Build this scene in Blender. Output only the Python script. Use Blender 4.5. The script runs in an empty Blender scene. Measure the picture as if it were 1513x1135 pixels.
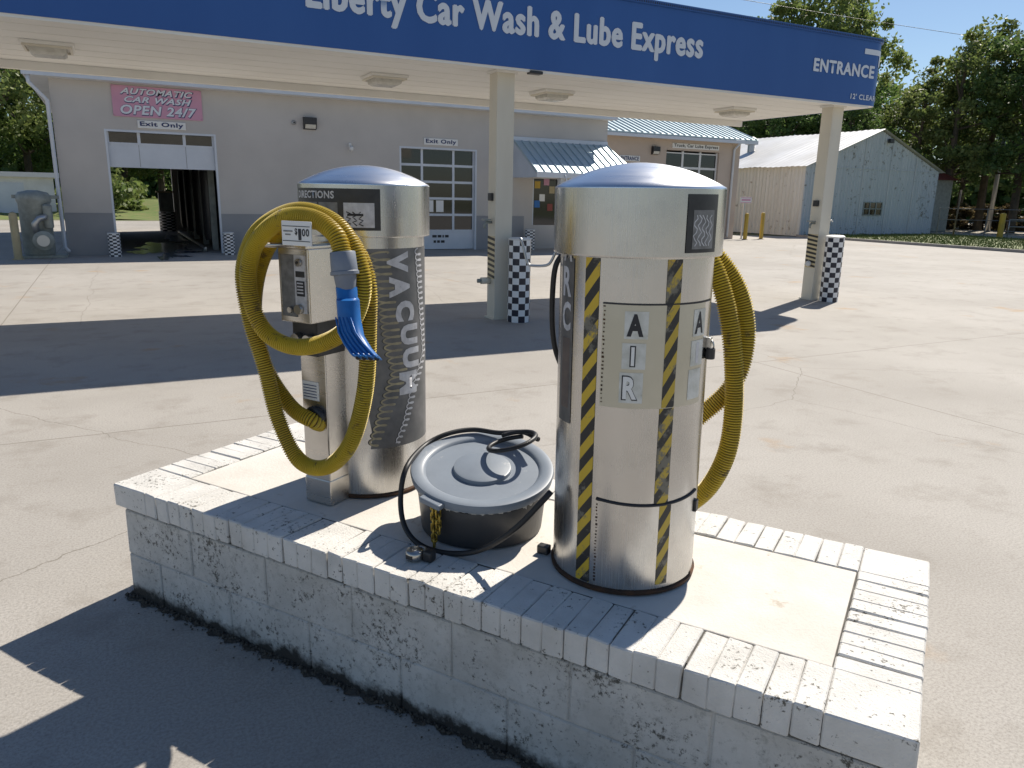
import bpy, bmesh, math, random
import numpy as np
from mathutils import Vector, Matrix
R = math.radians
random.seed(7); rng = np.random.default_rng(7)
SC = bpy.context.scene; COL = SC.collection

# ------------------------------------------------------------------ camera, sky, sun, exposure
cam_d = bpy.data.cameras.new('camera'); cam = bpy.data.objects.new('camera', cam_d); COL.objects.link(cam)
SC.camera = cam
PITCH, ROLL, YAW, EYE = .24445, -.021034, R(27.714), 1.65
cam_d.sensor_width = 36; cam_d.lens = 1114.5 / 1513 * 36; cam_d.clip_start = .05; cam_d.clip_end = 2000
cp, sp = math.cos(PITCH), math.sin(PITCH)
fw = Vector((0, cp, -sp)); rt = Vector((1, 0, 0)); dn = Vector((0, -sp, -cp))
c_, s_ = math.cos(ROLL), math.sin(ROLL)
rt, dn = c_ * rt + s_ * dn, -s_ * rt + c_ * dn
ZR = Matrix.Rotation(-YAW, 3, 'Z')
rt, dn, fw = ZR @ rt, ZR @ dn, ZR @ fw
M = Matrix.Identity(4)
for i in range(3):
    M[i][0], M[i][1], M[i][2] = rt[i], -dn[i], -fw[i]
M[2][3] = EYE
cam.matrix_world = M
SC.view_settings.view_transform = 'Standard'; SC.view_settings.look = 'None'
SC.view_settings.exposure = .43; SC.view_settings.gamma = 1
SUN_AZ, SUN_EL = R(63.5), R(46)          # clockwise from +Y
w = bpy.data.worlds.new('World'); SC.world = w; w.use_nodes = True
nt = w.node_tree; bg = nt.nodes['Background']
sky = nt.nodes.new('ShaderNodeTexSky'); sky.sky_type = 'NISHITA'; sky.sun_disc = False
sky.sun_elevation = SUN_EL; sky.sun_rotation = SUN_AZ; sky.air_density = 1.0; sky.dust_density = .25; sky.ozone_density = 4.0
nt.links.new(sky.outputs[0], bg.inputs[0]); bg.inputs[1].default_value = .072
sd = bpy.data.lights.new('sun', 'SUN'); sd.energy = 4.8; sd.angle = R(.55); sd.color = (1, .93, .82)
sun = bpy.data.objects.new('sun', sd); COL.objects.link(sun)
to_sun = Vector((math.sin(SUN_AZ) * math.cos(SUN_EL), math.cos(SUN_AZ) * math.cos(SUN_EL), math.sin(SUN_EL)))
sun.rotation_euler = to_sun.to_track_quat('Z', 'Y').to_euler(); sun.location = to_sun * 30

# ------------------------------------------------------------------ pixel helpers (photo 1513 x 1135)
IA = R(57.034)
EX = Vector((math.cos(IA), -math.sin(IA), 0)); EY = Vector((math.sin(IA), math.cos(IA), 0))   # the island's own axes
def ray(x, y): return rt * ((x - 756.5) / 1114.5) + dn * ((y - 567.5) / 1114.5) + fw
def isl_at(x, y, yi):
    """island-frame point where the ray meets the island plane y = yi"""
    d = ray(x, y); t = yi / d.dot(EY); p = Vector((0, 0, EYE)) + d * t
    return Vector((p.dot(EX), p.dot(EY), p.z))
def wld(x, y, z=0): return EX * x + EY * y + Vector((0, 0, z))

# ------------------------------------------------------------------ object helpers
def tag(o, label, cat, group=None):
    o['label'] = label; o['category'] = cat
    if group: o['group'] = group
    return o
def empty(name, loc=(0, 0, 0), rz=0, label=None, cat=None, group=None):
    o = bpy.data.objects.new(name, None); COL.objects.link(o); o.location = loc; o.rotation_euler = (0, 0, rz)
    o.empty_display_size = .1
    if label: tag(o, label, cat, group)
    return o
def link(name, me, m=None, parent=None, loc=None):
    o = bpy.data.objects.new(name, me); COL.objects.link(o)
    if m is not None and not me.materials: me.materials.append(m)
    if parent: o.parent = parent
    if loc is not None: o.location = loc
    return o
def mesh(name, V, F, m=None, parent=None, smooth=False, loc=None):
    me = bpy.data.meshes.new(name); me.from_pydata([tuple(v) for v in V], [], F)
    if smooth: me.polygons.foreach_set('use_smooth', [True] * len(me.polygons))
    me.update(); return link(name, me, m, parent, loc)
def from_bm(name, bm, m=None, parent=None, smooth=False, loc=None):
    bmesh.ops.recalc_face_normals(bm, faces=bm.faces)
    me = bpy.data.meshes.new(name); bm.to_mesh(me); bm.free()
    if smooth: me.polygons.foreach_set('use_smooth', [True] * len(me.polygons))
    return link(name, me, m, parent, loc)
def bbox(bm, x0, x1, y0, y1, z0, z1, bev=0):
    r = bmesh.ops.create_cube(bm, size=1)
    vs = r['verts']
    for v in vs: v.co = Vector(((x0 + x1) / 2 + v.co.x * (x1 - x0), (y0 + y1) / 2 + v.co.y * (y1 - y0), (z0 + z1) / 2 + v.co.z * (z1 - z0)))
    if bev:
        es = list({e for v in vs for e in v.link_edges})
        bmesh.ops.bevel(bm, geom=es, offset=bev, segments=2, affect='EDGES', profile=.5)
def box(name, x0, x1, y0, y1, z0, z1, m, parent=None, bev=0, loc=None):
    bm = bmesh.new(); bbox(bm, x0, x1, y0, y1, z0, z1, bev); return from_bm(name, bm, m, parent, loc=loc)
def boxes(name, L, m, parent=None, bev=0):
    bm = bmesh.new()
    for b in L: bbox(bm, *b, bev)
    return from_bm(name, bm, m, parent)
def lathe_bm(bm, prof, n=48, cx=0, cy=0, cap0=True, cap1=True):
    rings = []
    for r, z in prof:
        rings.append([bm.verts.new((cx + r * math.cos(2 * math.pi * k / n), cy + r * math.sin(2 * math.pi * k / n), z)) for k in range(n)])
    for a, b in zip(rings, rings[1:]):
        for k in range(n): bm.faces.new((a[k], a[(k + 1) % n], b[(k + 1) % n], b[k]))
    if cap0: bm.faces.new(rings[0][::-1])
    if cap1: bm.faces.new(rings[-1])
def lathe(name, prof, m, parent=None, n=48, cx=0, cy=0, loc=None, sharp=40):
    bm = bmesh.new(); lathe_bm(bm, prof, n, cx, cy)
    o = from_bm(name, bm, m, parent, True, loc)
    o.data.set_sharp_from_angle(angle=R(sharp)); return o
def tube_geo(pts, rad, seg=10, closed=False):
    """rad: number or list; returns verts, faces"""
    P = [Vector(p) for p in pts]; n = len(P); V = []; F = []
    up = None
    for i, p in enumerate(P):
        t = (P[min(i + 1, n - 1)] - P[max(i - 1, 0)]).normalized()
        if up is None:
            up = Vector((0, 0, 1)) if abs(t.z) < .9 else Vector((1, 0, 0))
        a = (up - t * up.dot(t)).normalized(); b = t.cross(a); up = a
        r = rad[i] if isinstance(rad, (list, tuple)) else rad
        for k in range(seg):
            q = 2 * math.pi * k / seg; V.append(p + a * (r * math.cos(q)) + b * (r * math.sin(q)))
    for i in range(n - 1):
        for k in range(seg):
            F.append((i * seg + k, i * seg + (k + 1) % seg, (i + 1) * seg + (k + 1) % seg, (i + 1) * seg + k))
    F.append(tuple(range(seg))[::-1]); F.append(tuple((n - 1) * seg + k for k in range(seg)))
    return V, F
def tube(name, pts, rad, m, parent=None, seg=10):
    V, F = tube_geo(pts, rad, seg); return mesh(name, V, F, m, parent, True)
def spline(pts, step):
    """Catmull-Rom resampled at an even step"""
    P = [Vector(p) for p in pts]; P = [P[0] * 2 - P[1]] + P + [P[-1] * 2 - P[-2]]; out = []
    for i in range(1, len(P) - 2):
        for k in range(24):
            t = k / 24; a, b, c, d = P[i - 1:i + 3]
            out.append(.5 * ((2 * b) + (c - a) * t + (2 * a - 5 * b + 4 * c - d) * t * t + (3 * b - a - 3 * c + d) * t ** 3))
    out.append(P[-2]); res = [out[0]]; acc = 0
    for a, b in zip(out, out[1:]):
        L = (b - a).length; s = step - acc
        while s <= L:
            res.append(a + (b - a) * (s / L)); s += step
        acc = (acc + L) % step if L else acc
    return res
def text_mesh(body, size, bold=0, xs=1, align='LEFT', shear=0, extrude=0):
    c = bpy.data.curves.new('t', 'FONT'); c.body = body; c.size = size; c.offset = bold; c.align_x = align; c.shear = shear
    c.extrude = extrude; c.space_character = 1.1; c.resolution_u = 3
    o = bpy.data.objects.new('t', c); COL.objects.link(o)
    dg = bpy.context.evaluated_depsgraph_get(); dg.update()
    me = bpy.data.meshes.new_from_object(o.evaluated_get(dg))
    bpy.data.objects.remove(o); bpy.data.curves.remove(c); me.materials.clear()
    for v in me.vertices: v.co.x *= xs
    return me
def fit_text(body, width, height, bold=0, shear=0):
    """mesh in XY whose bounds are exactly 0..width, 0..height"""
    me = text_mesh(body, 1, bold, shear=shear)
    xs = [v.co.x for v in me.vertices]; ys = [v.co.y for v in me.vertices]
    x0, x1, y0, y1 = min(xs), max(xs), min(ys), max(ys)
    for v in me.vertices: v.co = Vector(((v.co.x - x0) / (x1 - x0) * width, (v.co.y - y0) / (y1 - y0) * height, 0))
    return me
def split_long(me, L):
    bm = bmesh.new(); bm.from_mesh(me)
    for _ in range(3):
        es = [e for e in bm.edges if e.calc_length() > L]
        if not es: break
        bmesh.ops.subdivide_edges(bm, edges=es, cuts=1)
        bmesh.ops.triangulate(bm, faces=bm.faces)
    bm.to_mesh(me); bm.free(); return me
def lettering(name, me, fn, m, parent):
    for v in me.vertices: v.co = Vector(fn(v.co.x, v.co.y))
    me.update(); return link(name, me, m, parent)
def wall_text(body, x, z, width, height, y, m, parent, bold=.02, shear=0, name='lettering'):
    return lettering(name, fit_text(body, width, height, bold, shear), lambda u, v: (x + u, y, z + v), m, parent)

# ------------------------------------------------------------------ materials
def nodes(name):
    m = bpy.data.materials.new(name); m.use_nodes = True
    return m, m.node_tree, m.node_tree.nodes, m.node_tree.links, m.node_tree.nodes['Principled BSDF']
def rgba(c): return (*c, 1) if len(c) == 3 else c
def ramp(N, stops):
    r = N.new('ShaderNodeValToRGB'); e = r.color_ramp.elements
    while len(e) < len(stops): e.new(.5)
    for q, (p, c) in zip(e, stops): q.position = p; q.color = rgba(c)
    return r
def noise(N, L, vec, scale, detail=6, rough=.6):
    n = N.new('ShaderNodeTexNoise'); n.inputs['Scale'].default_value = scale; n.inputs['Detail'].default_value = detail
    n.inputs['Roughness'].default_value = rough
    if vec is not None: L.new(vec, n.inputs['Vector'])
    return n
def mixc(N, L, fac, a, b, mode='MIX'):
    x = N.new('ShaderNodeMix'); x.data_type = 'RGBA'; x.blend_type = mode
    for s, v in ((0, fac), (6, a), (7, b)):
        if hasattr(v, 'is_linked'): L.new(v, x.inputs[s])
        elif s == 0: x.inputs[0].default_value = v
        else: x.inputs[s].default_value = rgba(v)
    return x.outputs[2]
def pm(name, c1, c2=None, scale=3, rough=.6, metal=0, bump=0, bscale=None, spots=None, spot_scale=40, spot_at=.68, streak=None, spec=.5):
    """painted / mineral surface: two noise-mixed tones, optional dark spots with a shape of their own, fine relief"""
    m, t, N, L, B = nodes(name)
    geo = N.new('ShaderNodeNewGeometry'); vec = geo.outputs['Position']
    if streak:
        mp = N.new('ShaderNodeMapping'); mp.inputs['Scale'].default_value = streak; L.new(vec, mp.inputs['Vector']); vec2 = mp.outputs[0]
    else: vec2 = vec
    c2 = c2 or tuple(x * .8 for x in c1)
    n1 = noise(N, L, vec2, scale)
    col = mixc(N, L, ramp_fac(N, L, n1.outputs[0], .35, .65), c1, c2)
    if spots:
        n2 = noise(N, L, vec, spot_scale, 5, .7); n3 = noise(N, L, vec, spot_scale * .12, 3)
        mu = N.new('ShaderNodeMath'); mu.operation = 'MULTIPLY_ADD'; L.new(n3.outputs[0], mu.inputs[0]); mu.inputs[1].default_value = .45; L.new(n2.outputs[0], mu.inputs[2])
        col = mixc(N, L, ramp_fac(N, L, mu.outputs[0], spot_at + .17, spot_at + .24), col, spots)
    L.new(col, B.inputs['Base Color'])
    B.inputs['Roughness'].default_value = rough; B.inputs['Metallic'].default_value = metal; B.inputs['Specular IOR Level'].default_value = spec
    if bump:
        nb = noise(N, L, vec, bscale or scale * 8, 8, .65); bp = N.new('ShaderNodeBump'); bp.inputs['Strength'].default_value = bump; bp.inputs['Distance'].default_value = .01
        L.new(nb.outputs[0], bp.inputs['Height']); L.new(bp.outputs[0], B.inputs['Normal'])
    return m
def ramp_fac(N, L, out, a, b):
    r = N.new('ShaderNodeMapRange'); r.inputs[1].default_value = a; r.inputs[2].default_value = b; L.new(out, r.inputs[0]); return r.outputs[0]
def flat(name, c, rough=.5, metal=0, spec=.5):
    m, t, N, L, B = nodes(name); B.inputs['Base Color'].default_value = rgba(c); B.inputs['Roughness'].default_value = rough
    B.inputs['Metallic'].default_value = metal; B.inputs['Specular IOR Level'].default_value = spec; return m
def steel(name, col=(.53, .525, .515), r0=.19, r1=.33, streak=(70, 70, .6), bump=.025):
    m, t, N, L, B = nodes(name)
    tc = N.new('ShaderNodeTexCoord'); mp = N.new('ShaderNodeMapping'); mp.inputs['Scale'].default_value = streak
    L.new(tc.outputs['Object'], mp.inputs['Vector'])
    n = noise(N, L, mp.outputs[0], 1.5, 5, .7); n2 = noise(N, L, tc.outputs['Object'], 5, 6, .65)
    mr = N.new('ShaderNodeMapRange'); mr.inputs[1].default_value = .3; mr.inputs[2].default_value = .7; mr.inputs[3].default_value = r0; mr.inputs[4].default_value = r1
    ad = N.new('ShaderNodeMath'); ad.operation = 'MULTIPLY_ADD'; ad.inputs[1].default_value = .5; L.new(n.outputs[0], ad.inputs[0])
    hf = N.new('ShaderNodeMath'); hf.operation = 'MULTIPLY'; hf.inputs[1].default_value = .5; L.new(n2.outputs[0], hf.inputs[0]); L.new(hf.outputs[0], ad.inputs[2])
    L.new(ad.outputs[0], mr.inputs[0]); L.new(mr.outputs[0], B.inputs['Roughness'])
    B.inputs['Metallic'].default_value = 1
    L.new(mixc(N, L, ramp_fac(N, L, n2.outputs[0], .5, .85), col, tuple(x * .82 for x in col)), B.inputs['Base Color'])
    bp = N.new('ShaderNodeBump'); bp.inputs['Strength'].default_value = bump; bp.inputs['Distance'].default_value = .004
    L.new(n.outputs[0], bp.inputs['Height']); L.new(bp.outputs[0], B.inputs['Normal'])
    return m
def checker(name, nu, nv, a=(.8, .8, .8), b=(.01, .012, .03)):
    m, t, N, L, B = nodes(name); uv = N.new('ShaderNodeUVMap'); mp = N.new('ShaderNodeMapping'); mp.inputs['Scale'].default_value = (nu, nv, 1)
    L.new(uv.outputs[0], mp.inputs['Vector']); ck = N.new('ShaderNodeTexChecker'); ck.inputs['Scale'].default_value = 1
    ck.inputs[1].default_value = rgba(a); ck.inputs[2].default_value = rgba(b); L.new(mp.outputs[0], ck.inputs[0]); L.new(ck.outputs[0], B.inputs['Base Color'])
    B.inputs['Roughness'].default_value = .35; return m
def hazard(name, n, slope, a=(.62, .42, .03), b=(.02, .02, .02), worn=.55):
    """diagonal stripes on UV, print worn through in places"""
    m, t, N, L, B = nodes(name); uv = N.new('ShaderNodeUVMap'); sx = N.new('ShaderNodeSeparateXYZ'); L.new(uv.outputs[0], sx.inputs[0])
    a1 = N.new('ShaderNodeMath'); a1.operation = 'MULTIPLY_ADD'; L.new(sx.outputs[0], a1.inputs[0]); a1.inputs[1].default_value = slope
    a2 = N.new('ShaderNodeMath'); a2.operation = 'MULTIPLY'; L.new(sx.outputs[1], a2.inputs[0]); a2.inputs[1].default_value = n; L.new(a2.outputs[0], a1.inputs[2])
    fr = N.new('ShaderNodeMath'); fr.operation = 'FRACT'; L.new(a1.outputs[0], fr.inputs[0])
    gt = N.new('ShaderNodeMath'); gt.operation = 'GREATER_THAN'; gt.inputs[1].default_value = .5; L.new(fr.outputs[0], gt.inputs[0])
    c = mixc(N, L, gt.outputs[0], a, b)
    geo = N.new('ShaderNodeNewGeometry'); n1 = noise(N, L, geo.outputs['Position'], 9, 6, .75)
    c = mixc(N, L, ramp_fac(N, L, n1.outputs[0], worn, worn + .06), c, (.16, .15, .12))
    L.new(c, B.inputs['Base Color']); B.inputs['Roughness'].default_value = .45; return m

def ground_mat():
    m, t, N, L, B = nodes('concrete_lot'); geo = N.new('ShaderNodeNewGeometry'); P = geo.outputs['Position']
    n1 = noise(N, L, P, .35, 7, .62); n2 = noise(N, L, P, 2.2, 8, .7); n3 = noise(N, L, P, 90, 4, .8); n4 = noise(N, L, P, .9, 5, .6)
    c = mixc(N, L, ramp_fac(N, L, n1.outputs[0], .35, .68), (.46, .432, .395), (.35, .325, .292))
    c = mixc(N, L, ramp_fac(N, L, n2.outputs[0], .52, .78), c, (.27, .24, .205))
    c = mixc(N, L, ramp_fac(N, L, n4.outputs[0], .63, .72), c, (.42, .30, .19))           # rusty clay tint in patches
    c = mixc(N, L, ramp_fac(N, L, n3.outputs[0], .42, .75), c, (.23, .21, .185))           # exposed aggregate grain
    # expansion joints of the slabs
    mp = N.new('ShaderNodeMapping'); mp.inputs['Rotation'].default_value = (0, 0, R(0)); mp.inputs['Location'].default_value = (1.3, .4, 0); L.new(P, mp.inputs['Vector'])
    wob = noise(N, L, P, 3, 3); wb = mixc(N, L, .012, mp.outputs[0], wob.outputs[1], 'ADD')
    br = N.new('ShaderNodeTexBrick'); br.offset = 0; br.inputs['Scale'].default_value = 1; br.inputs['Brick Width'].default_value = 7.2; br.inputs['Row Height'].default_value = 6.1
    br.inputs['Mortar Size'].default_value = .008; br.inputs['Mortar Smooth'].default_value = .3; L.new(wb, br.inputs['Vector'])
    c = mixc(N, L, br.outputs['Fac'], c, (.22, .20, .17))
    # long hairline cracks
    v = N.new('ShaderNodeTexVoronoi'); v.feature = 'DISTANCE_TO_EDGE'; v.inputs['Scale'].default_value = .16
    w2 = mixc(N, L, .25, P, noise(N, L, P, 1.4, 6).outputs[1], 'ADD'); L.new(w2, v.inputs['Vector'])
    c = mixc(N, L, ramp_fac(N, L, v.outputs[0], .0007, .0002), c, (.22, .2, .17))
    L.new(c, B.inputs['Base Color']); B.inputs['Roughness'].default_value = .78; B.inputs['Specular IOR Level'].default_value = .35
    bp = N.new('ShaderNodeBump'); bp.inputs['Strength'].default_value = .35; bp.inputs['Distance'].default_value = .006
    L.new(n3.outputs[0], bp.inputs['Height']); L.new(bp.outputs[0], B.inputs['Normal'])
    return m
def block_paint():
    """white masonry paint, mould specks, and the black damp line that creeps up from the pavement"""
    m, t, N, L, B = nodes('painted_block'); geo = N.new('ShaderNodeNewGeometry'); P = geo.outputs['Position']
    n1 = noise(N, L, P, 5, 7, .65); n2 = noise(N, L, P, 55, 6, .75); n3 = noise(N, L, P, 4.5, 4)
    c = mixc(N, L, ramp_fac(N, L, n1.outputs[0], .35, .7), (.66, .645, .61), (.49, .475, .44)); c = mixc(N, L, ramp_fac(N, L, noise(N, L, P, 30, 7, .8).outputs[0], .52, .70), c, (.36, .35, .32))
    mu = N.new('ShaderNodeMath'); mu.operation = 'MULTIPLY_ADD'; L.new(n3.outputs[0], mu.inputs[0]); mu.inputs[1].default_value = .5; L.new(n2.outputs[0], mu.inputs[2])
    c = mixc(N, L, ramp_fac(N, L, mu.outputs[0], .80, .90), c, (.10, .095, .08))
    sx = N.new('ShaderNodeSeparateXYZ'); L.new(P, sx.inputs[0]); n4 = noise(N, L, P, 9, 6, .7)
    hh = N.new('ShaderNodeMath'); hh.operation = 'MULTIPLY_ADD'; L.new(n4.outputs[0], hh.inputs[0]); hh.inputs[1].default_value = -.16; L.new(sx.outputs[2], hh.inputs[2])
    c = mixc(N, L, ramp_fac(N, L, hh.outputs[0], -.015, -.055), c, (.035, .032, .028))
    L.new(c, B.inputs['Base Color']); B.inputs['Roughness'].default_value = .7
    bp = N.new('ShaderNodeBump'); bp.inputs['Strength'].default_value = .7; bp.inputs['Distance'].default_value = .006
    L.new(noise(N, L, P, 130, 6, .7).outputs[0], bp.inputs['Height']); L.new(bp.outputs[0], B.inputs['Normal']); return m
def leaf_mat(name, a, b, d):
    m, t, N, L, B = nodes(name); geo = N.new('ShaderNodeNewGeometry'); oi = N.new('ShaderNodeObjectInfo')
    n1 = noise(N, L, geo.outputs['Position'], .7, 4); n2 = noise(N, L, geo.outputs['Position'], 6, 2)
    c = mixc(N, L, ramp_fac(N, L, n1.outputs[0], .35, .65), a, b); c = mixc(N, L, ramp_fac(N, L, n2.outputs[0], .55, .75), c, d)
    hs = N.new('ShaderNodeHueSaturation'); L.new(c, hs.inputs['Color'])
    mr = N.new('ShaderNodeMapRange'); mr.inputs[3].default_value = .75; mr.inputs[4].default_value = 1.25; L.new(oi.outputs['Random'], mr.inputs[0]); L.new(mr.outputs[0], hs.inputs['Value'])
    L.new(hs.outputs[0], B.inputs['Base Color']); B.inputs['Roughness'].default_value = .55
    tr = N.new('ShaderNodeBsdfTranslucent'); L.new(hs.outputs[0], tr.inputs[0]); mx = N.new('ShaderNodeMixShader'); mx.inputs[0].default_value = .5
    L.new(B.outputs[0], mx.inputs[1]); L.new(tr.outputs[0], mx.inputs[2]); L.new(mx.outputs[0], N['Material Output'].inputs[0]); return m

MT = dict(
    lot=ground_mat(), block=block_paint(),
    earth=pm('earth', (.10, .13, .045), (.16, .14, .07), .6, .9, bump=.5, bscale=12),
    grass=pm('grass', (.10, .16, .03), (.17, .17, .055), 2, .8),
    gravel=pm('gravel', (.46, .41, .34), (.34, .30, .24), .8, .9, bump=.5, bscale=30),
    cap=pm('painted_brick', (.74, .72, .68), (.60, .58, .54), 6, .65, bump=.5, bscale=120, spots=(.12, .11, .09), spot_scale=60, spot_at=.665),
    slab=pm('island_slab', (.70, .665, .61), (.61, .57, .51), 4, .8, bump=.25, bscale=90, spots=(.50, .44, .36), spot_scale=9, spot_at=.68),
    mortar=pm('mortar', (.13, .12, .10), (.05, .045, .04), 14, .9),
    soil=pm('soil', (.06, .05, .04), (.12, .10, .075), 30, .95, bump=.8, bscale=60),
    steel=steel('brushed_steel'), dome=steel('spun_steel', (.82, .82, .83), .24, .34, (3, 3, 60), .02), steel2=steel('box_steel', (.60, .58, .55), .22, .36, (1.5, 60, 60)),
    dark=pm('black_plate', (.018, .018, .02), (.035, .035, .037), 20, .4), black=flat('black_rubber', (.012, .012, .013), .5),
    decal=pm('graphite_decal', (.10, .105, .11), (.17, .17, .175), 12, .4, .3), silver=pm('silver_print', (.62, .62, .64), (.45, .45, .47), 40, .4),
    coil=pm('coil_print', (.40, .35, .22), (.22, .2, .15), 20, .4), coilb=pm('coil_shadow_print', (.03, .03, .03), (.05, .05, .05), 20, .5),
    hose=pm('yellow_hose', (.58, .43, .03), (.46, .32, .025), 5, .45, spots=(.20, .14, .04), spot_scale=26, spot_at=.66), hoseg=flat('hose_groove', (.09, .055, .008), .7),
    cuff=pm('grey_cuff', (.21, .235, .28), (.16, .18, .22), 10, .5), blue=pm('blue_nozzle', (.012, .15, .46), (.01, .11, .36), 14, .38),
    white=pm('white_paint', (.74, .74, .73), (.64, .64, .63), 1.5, .5), oldpaper=pm('weathered_sticker', (.66, .66, .62), (.50, .50, .44), 25, .55, spots=(.42, .40, .34), spot_scale=50, spot_at=.74), paper=flat('paper', (.75, .75, .73), .7), ink=flat('ink', (.02, .02, .025), .6),
    navy=flat('navy_ink', (.015, .03, .12), .5), red=flat('red_ink', (.5, .05, .05), .5), grey=pm('picture_grey', (.22, .22, .22), (.12, .12, .12), 30, .4),
    lid=pm('lid_plastic', (.215, .25, .295), (.18, .21, .25), 5, .45, spots=(.3, .32, .34), spot_scale=30, spot_at=.72), can=pm('can_plastic', (.04, .042, .046), (.06, .06, .062), 6, .45),
    bag=pm('bin_liner', (.5, .5, .48), (.36, .36, .35), 14, .35), chain=flat('chain', (.42, .30, .06), .4, .8), lock=flat('padlock', (.45, .44, .42), .3, 1),
    board=pm('door_steel', (.56, .53, .44), (.50, .47, .38), 4, .42, .55), rust2=pm('worn_print', (.17, .13, .11), (.10, .085, .08), 14, .6), rust=pm('rust', (.10, .045, .02), (.03, .02, .015), 18, .9),
    haz=hazard('hazard_tape', 12.5, -.8), hazb=hazard('worn_hazard_tape', 12.5, -.8, (.48, .34, .04), (.025, .025, .025), .55), haz2=hazard('column_tape', 8, 1.0, (.6, .5, .3), (.02, .02, .02), .8),
    fascia=pm('blue_fascia', (.018, .085, .30), (.03, .11, .35), .5, .42, streak=(1, 1, .2)), letter=flat('white_vinyl', (.66, .70, .76), .5),
    cream=pm('cream_paint', (.70, .66, .56), (.62, .57, .47), 1.2, .55, streak=(1, 1, .25)), soffit=pm('soffit_paint', (.80, .785, .74), (.73, .71, .66), .8, .6),
    wall=pm('wall_paint', (.53, .50, .47), (.47, .445, .42), .7, .75, bump=.15, bscale=30), band=pm('wall_band_paint', (.30, .305, .32), (.26, .265, .28), .8, .7),
    tan=pm('tan_wall', (.55, .45, .37), (.49, .40, .33), .7, .75), trim=pm('trim_paint', (.62, .66, .72), (.56, .6, .66), 1.5, .5),
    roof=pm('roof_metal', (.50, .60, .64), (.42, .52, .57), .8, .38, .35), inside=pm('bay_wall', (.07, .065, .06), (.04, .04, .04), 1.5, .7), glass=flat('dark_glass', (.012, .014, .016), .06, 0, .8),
    pink=pm('pink_vinyl', (.62, .32, .43), (.54, .27, .38), 1.5, .5), barn=pm('barn_shaded_metal', (.56, .58, .61), (.47, .50, .53), 1.2, .6, streak=(6, 6, .3), spots=(.2, .19, .17), spot_scale=5, spot_at=.66),  # barn gable: bluish grey, the shade on this end put into its colour
    barnside=pm('barn_lit_metal', (.84, .81, .74), (.74, .70, .62), 1.2, .6, streak=(6, 6, .3), spots=(.35, .28, .2), spot_scale=4, spot_at=.7), barnroof=pm('barn_roof_metal', (.72, .72, .72), (.6, .59, .57), .6, .45, .2),  # barn side: lighter cream than the gable, brighter light painted into the colour
    yellow=pm('bollard_yellow', (.55, .36, .04), (.45, .3, .05), 4, .55), beige=pm('beige_paint', (.42, .36, .22), (.36, .3, .18), 4, .6), machine=pm('machine_paint', (.30, .33, .31), (.2, .22, .21), 5, .5),
    bark=pm('bark', (.11, .085, .06), (.06, .05, .035), 3, .95, bump=.8, bscale=20), pole=pm('pole_wood', (.16, .13, .10), (.1, .08, .06), 4, .9), galv=flat('galvanised', (.45, .46, .47), .4, .8),
    water=flat('wet_concrete', (.10, .12, .15), .16, 0, .8), redroof=pm('red_roof', (.28, .06, .045), (.2, .05, .04), 2, .6),
    check=checker('checker_wrap', 10, 13), lens=pm('lamp_lens', (.62, .6, .54), (.5, .48, .42), 14, .25),
    leaf=leaf_mat('leaf_green', (.10, .18, .04), (.14, .22, .055), (.24, .28, .08)), leaf2=leaf_mat('leaf_olive', (.14, .20, .055), (.19, .23, .07), (.29, .28, .10)),
    leaf3=leaf_mat('leaf_dark', (.085, .15, .042), (.11, .175, .05), (.18, .21, .065)), brown=leaf_mat('dry_leaf', (.17, .12, .06), (.12, .10, .05), (.22, .17, .09)))

def struct(o): o['kind'] = 'structure'; return o
# ------------------------------------------------------------------ ground
struct(mesh('ground', [(-400, -200, -.03), (600, -200, -.03), (600, 700, -.03), (-400, 700, -.03)], [(0, 1, 2, 3)], MT['earth']))
def sheet(name, pts, z, m): return struct(mesh(name, [(x, y, z) for x, y in pts], [tuple(range(len(pts)))], m))
sheet('pavement', [(-70, -40), (29.5, -40), (29.5, 27), (26.5, 29), (-70, 29)], 0, MT['lot'])
sheet('path', [(-45, 29), (9, 29), (7, 44), (-45, 47)], -.004, MT['lot'])
sheet('yard', [(37, 5), (150, -20), (150, 60), (52, 50), (41, 27)], -.02, MT['gravel'])
struct(box('kerb', 29.5, 29.66, -20, 26.8, -.02, .11, MT['lot'], bev=.015))
sheet('lawn', [(29.66, -20), (37.5, -20), (39, 10), (41.5, 26.8), (29.66, 26.8)], .085, MT['grass'])
# grass blades of the verge
n = 15000
gx = rng.uniform(29.7, 40, n); gy = rng.uniform(9, 26.7, n); gh = rng.uniform(.03, .11, n); ga = rng.uniform(0, 6.28, n)
V = np.zeros((n, 3, 3)); ww = .02
V[:, 0] = np.stack([gx - ww * np.cos(ga), gy - ww * np.sin(ga), np.full(n, .083)], 1)
V[:, 1] = np.stack([gx + ww * np.cos(ga), gy + ww * np.sin(ga), np.full(n, .083)], 1)
V[:, 2] = np.stack([gx + rng.normal(0, .03, n), gy + rng.normal(0, .03, n), .085 + gh], 1)
def np_mesh(name, V, k, m, parent=None):
    V = V.reshape(-1, 3); nf = len(V) // k; me = bpy.data.meshes.new(name)
    me.vertices.add(len(V)); me.vertices.foreach_set('co', V.astype(np.float32).ravel())
    me.loops.add(len(V)); me.loops.foreach_set('vertex_index', np.arange(len(V), dtype=np.int32))
    me.polygons.add(nf); me.polygons.foreach_set('loop_start', np.arange(0, len(V), k, dtype=np.int32))
    me.update(calc_edges=True); me.validate(); return link(name, me, m, parent)
g = np_mesh('grass', V, 3, MT['grass']); g['kind'] = 'stuff'; g['label'] = 'short green grass on the verge beside the metal barn'; g['category'] = 'grass'

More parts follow.
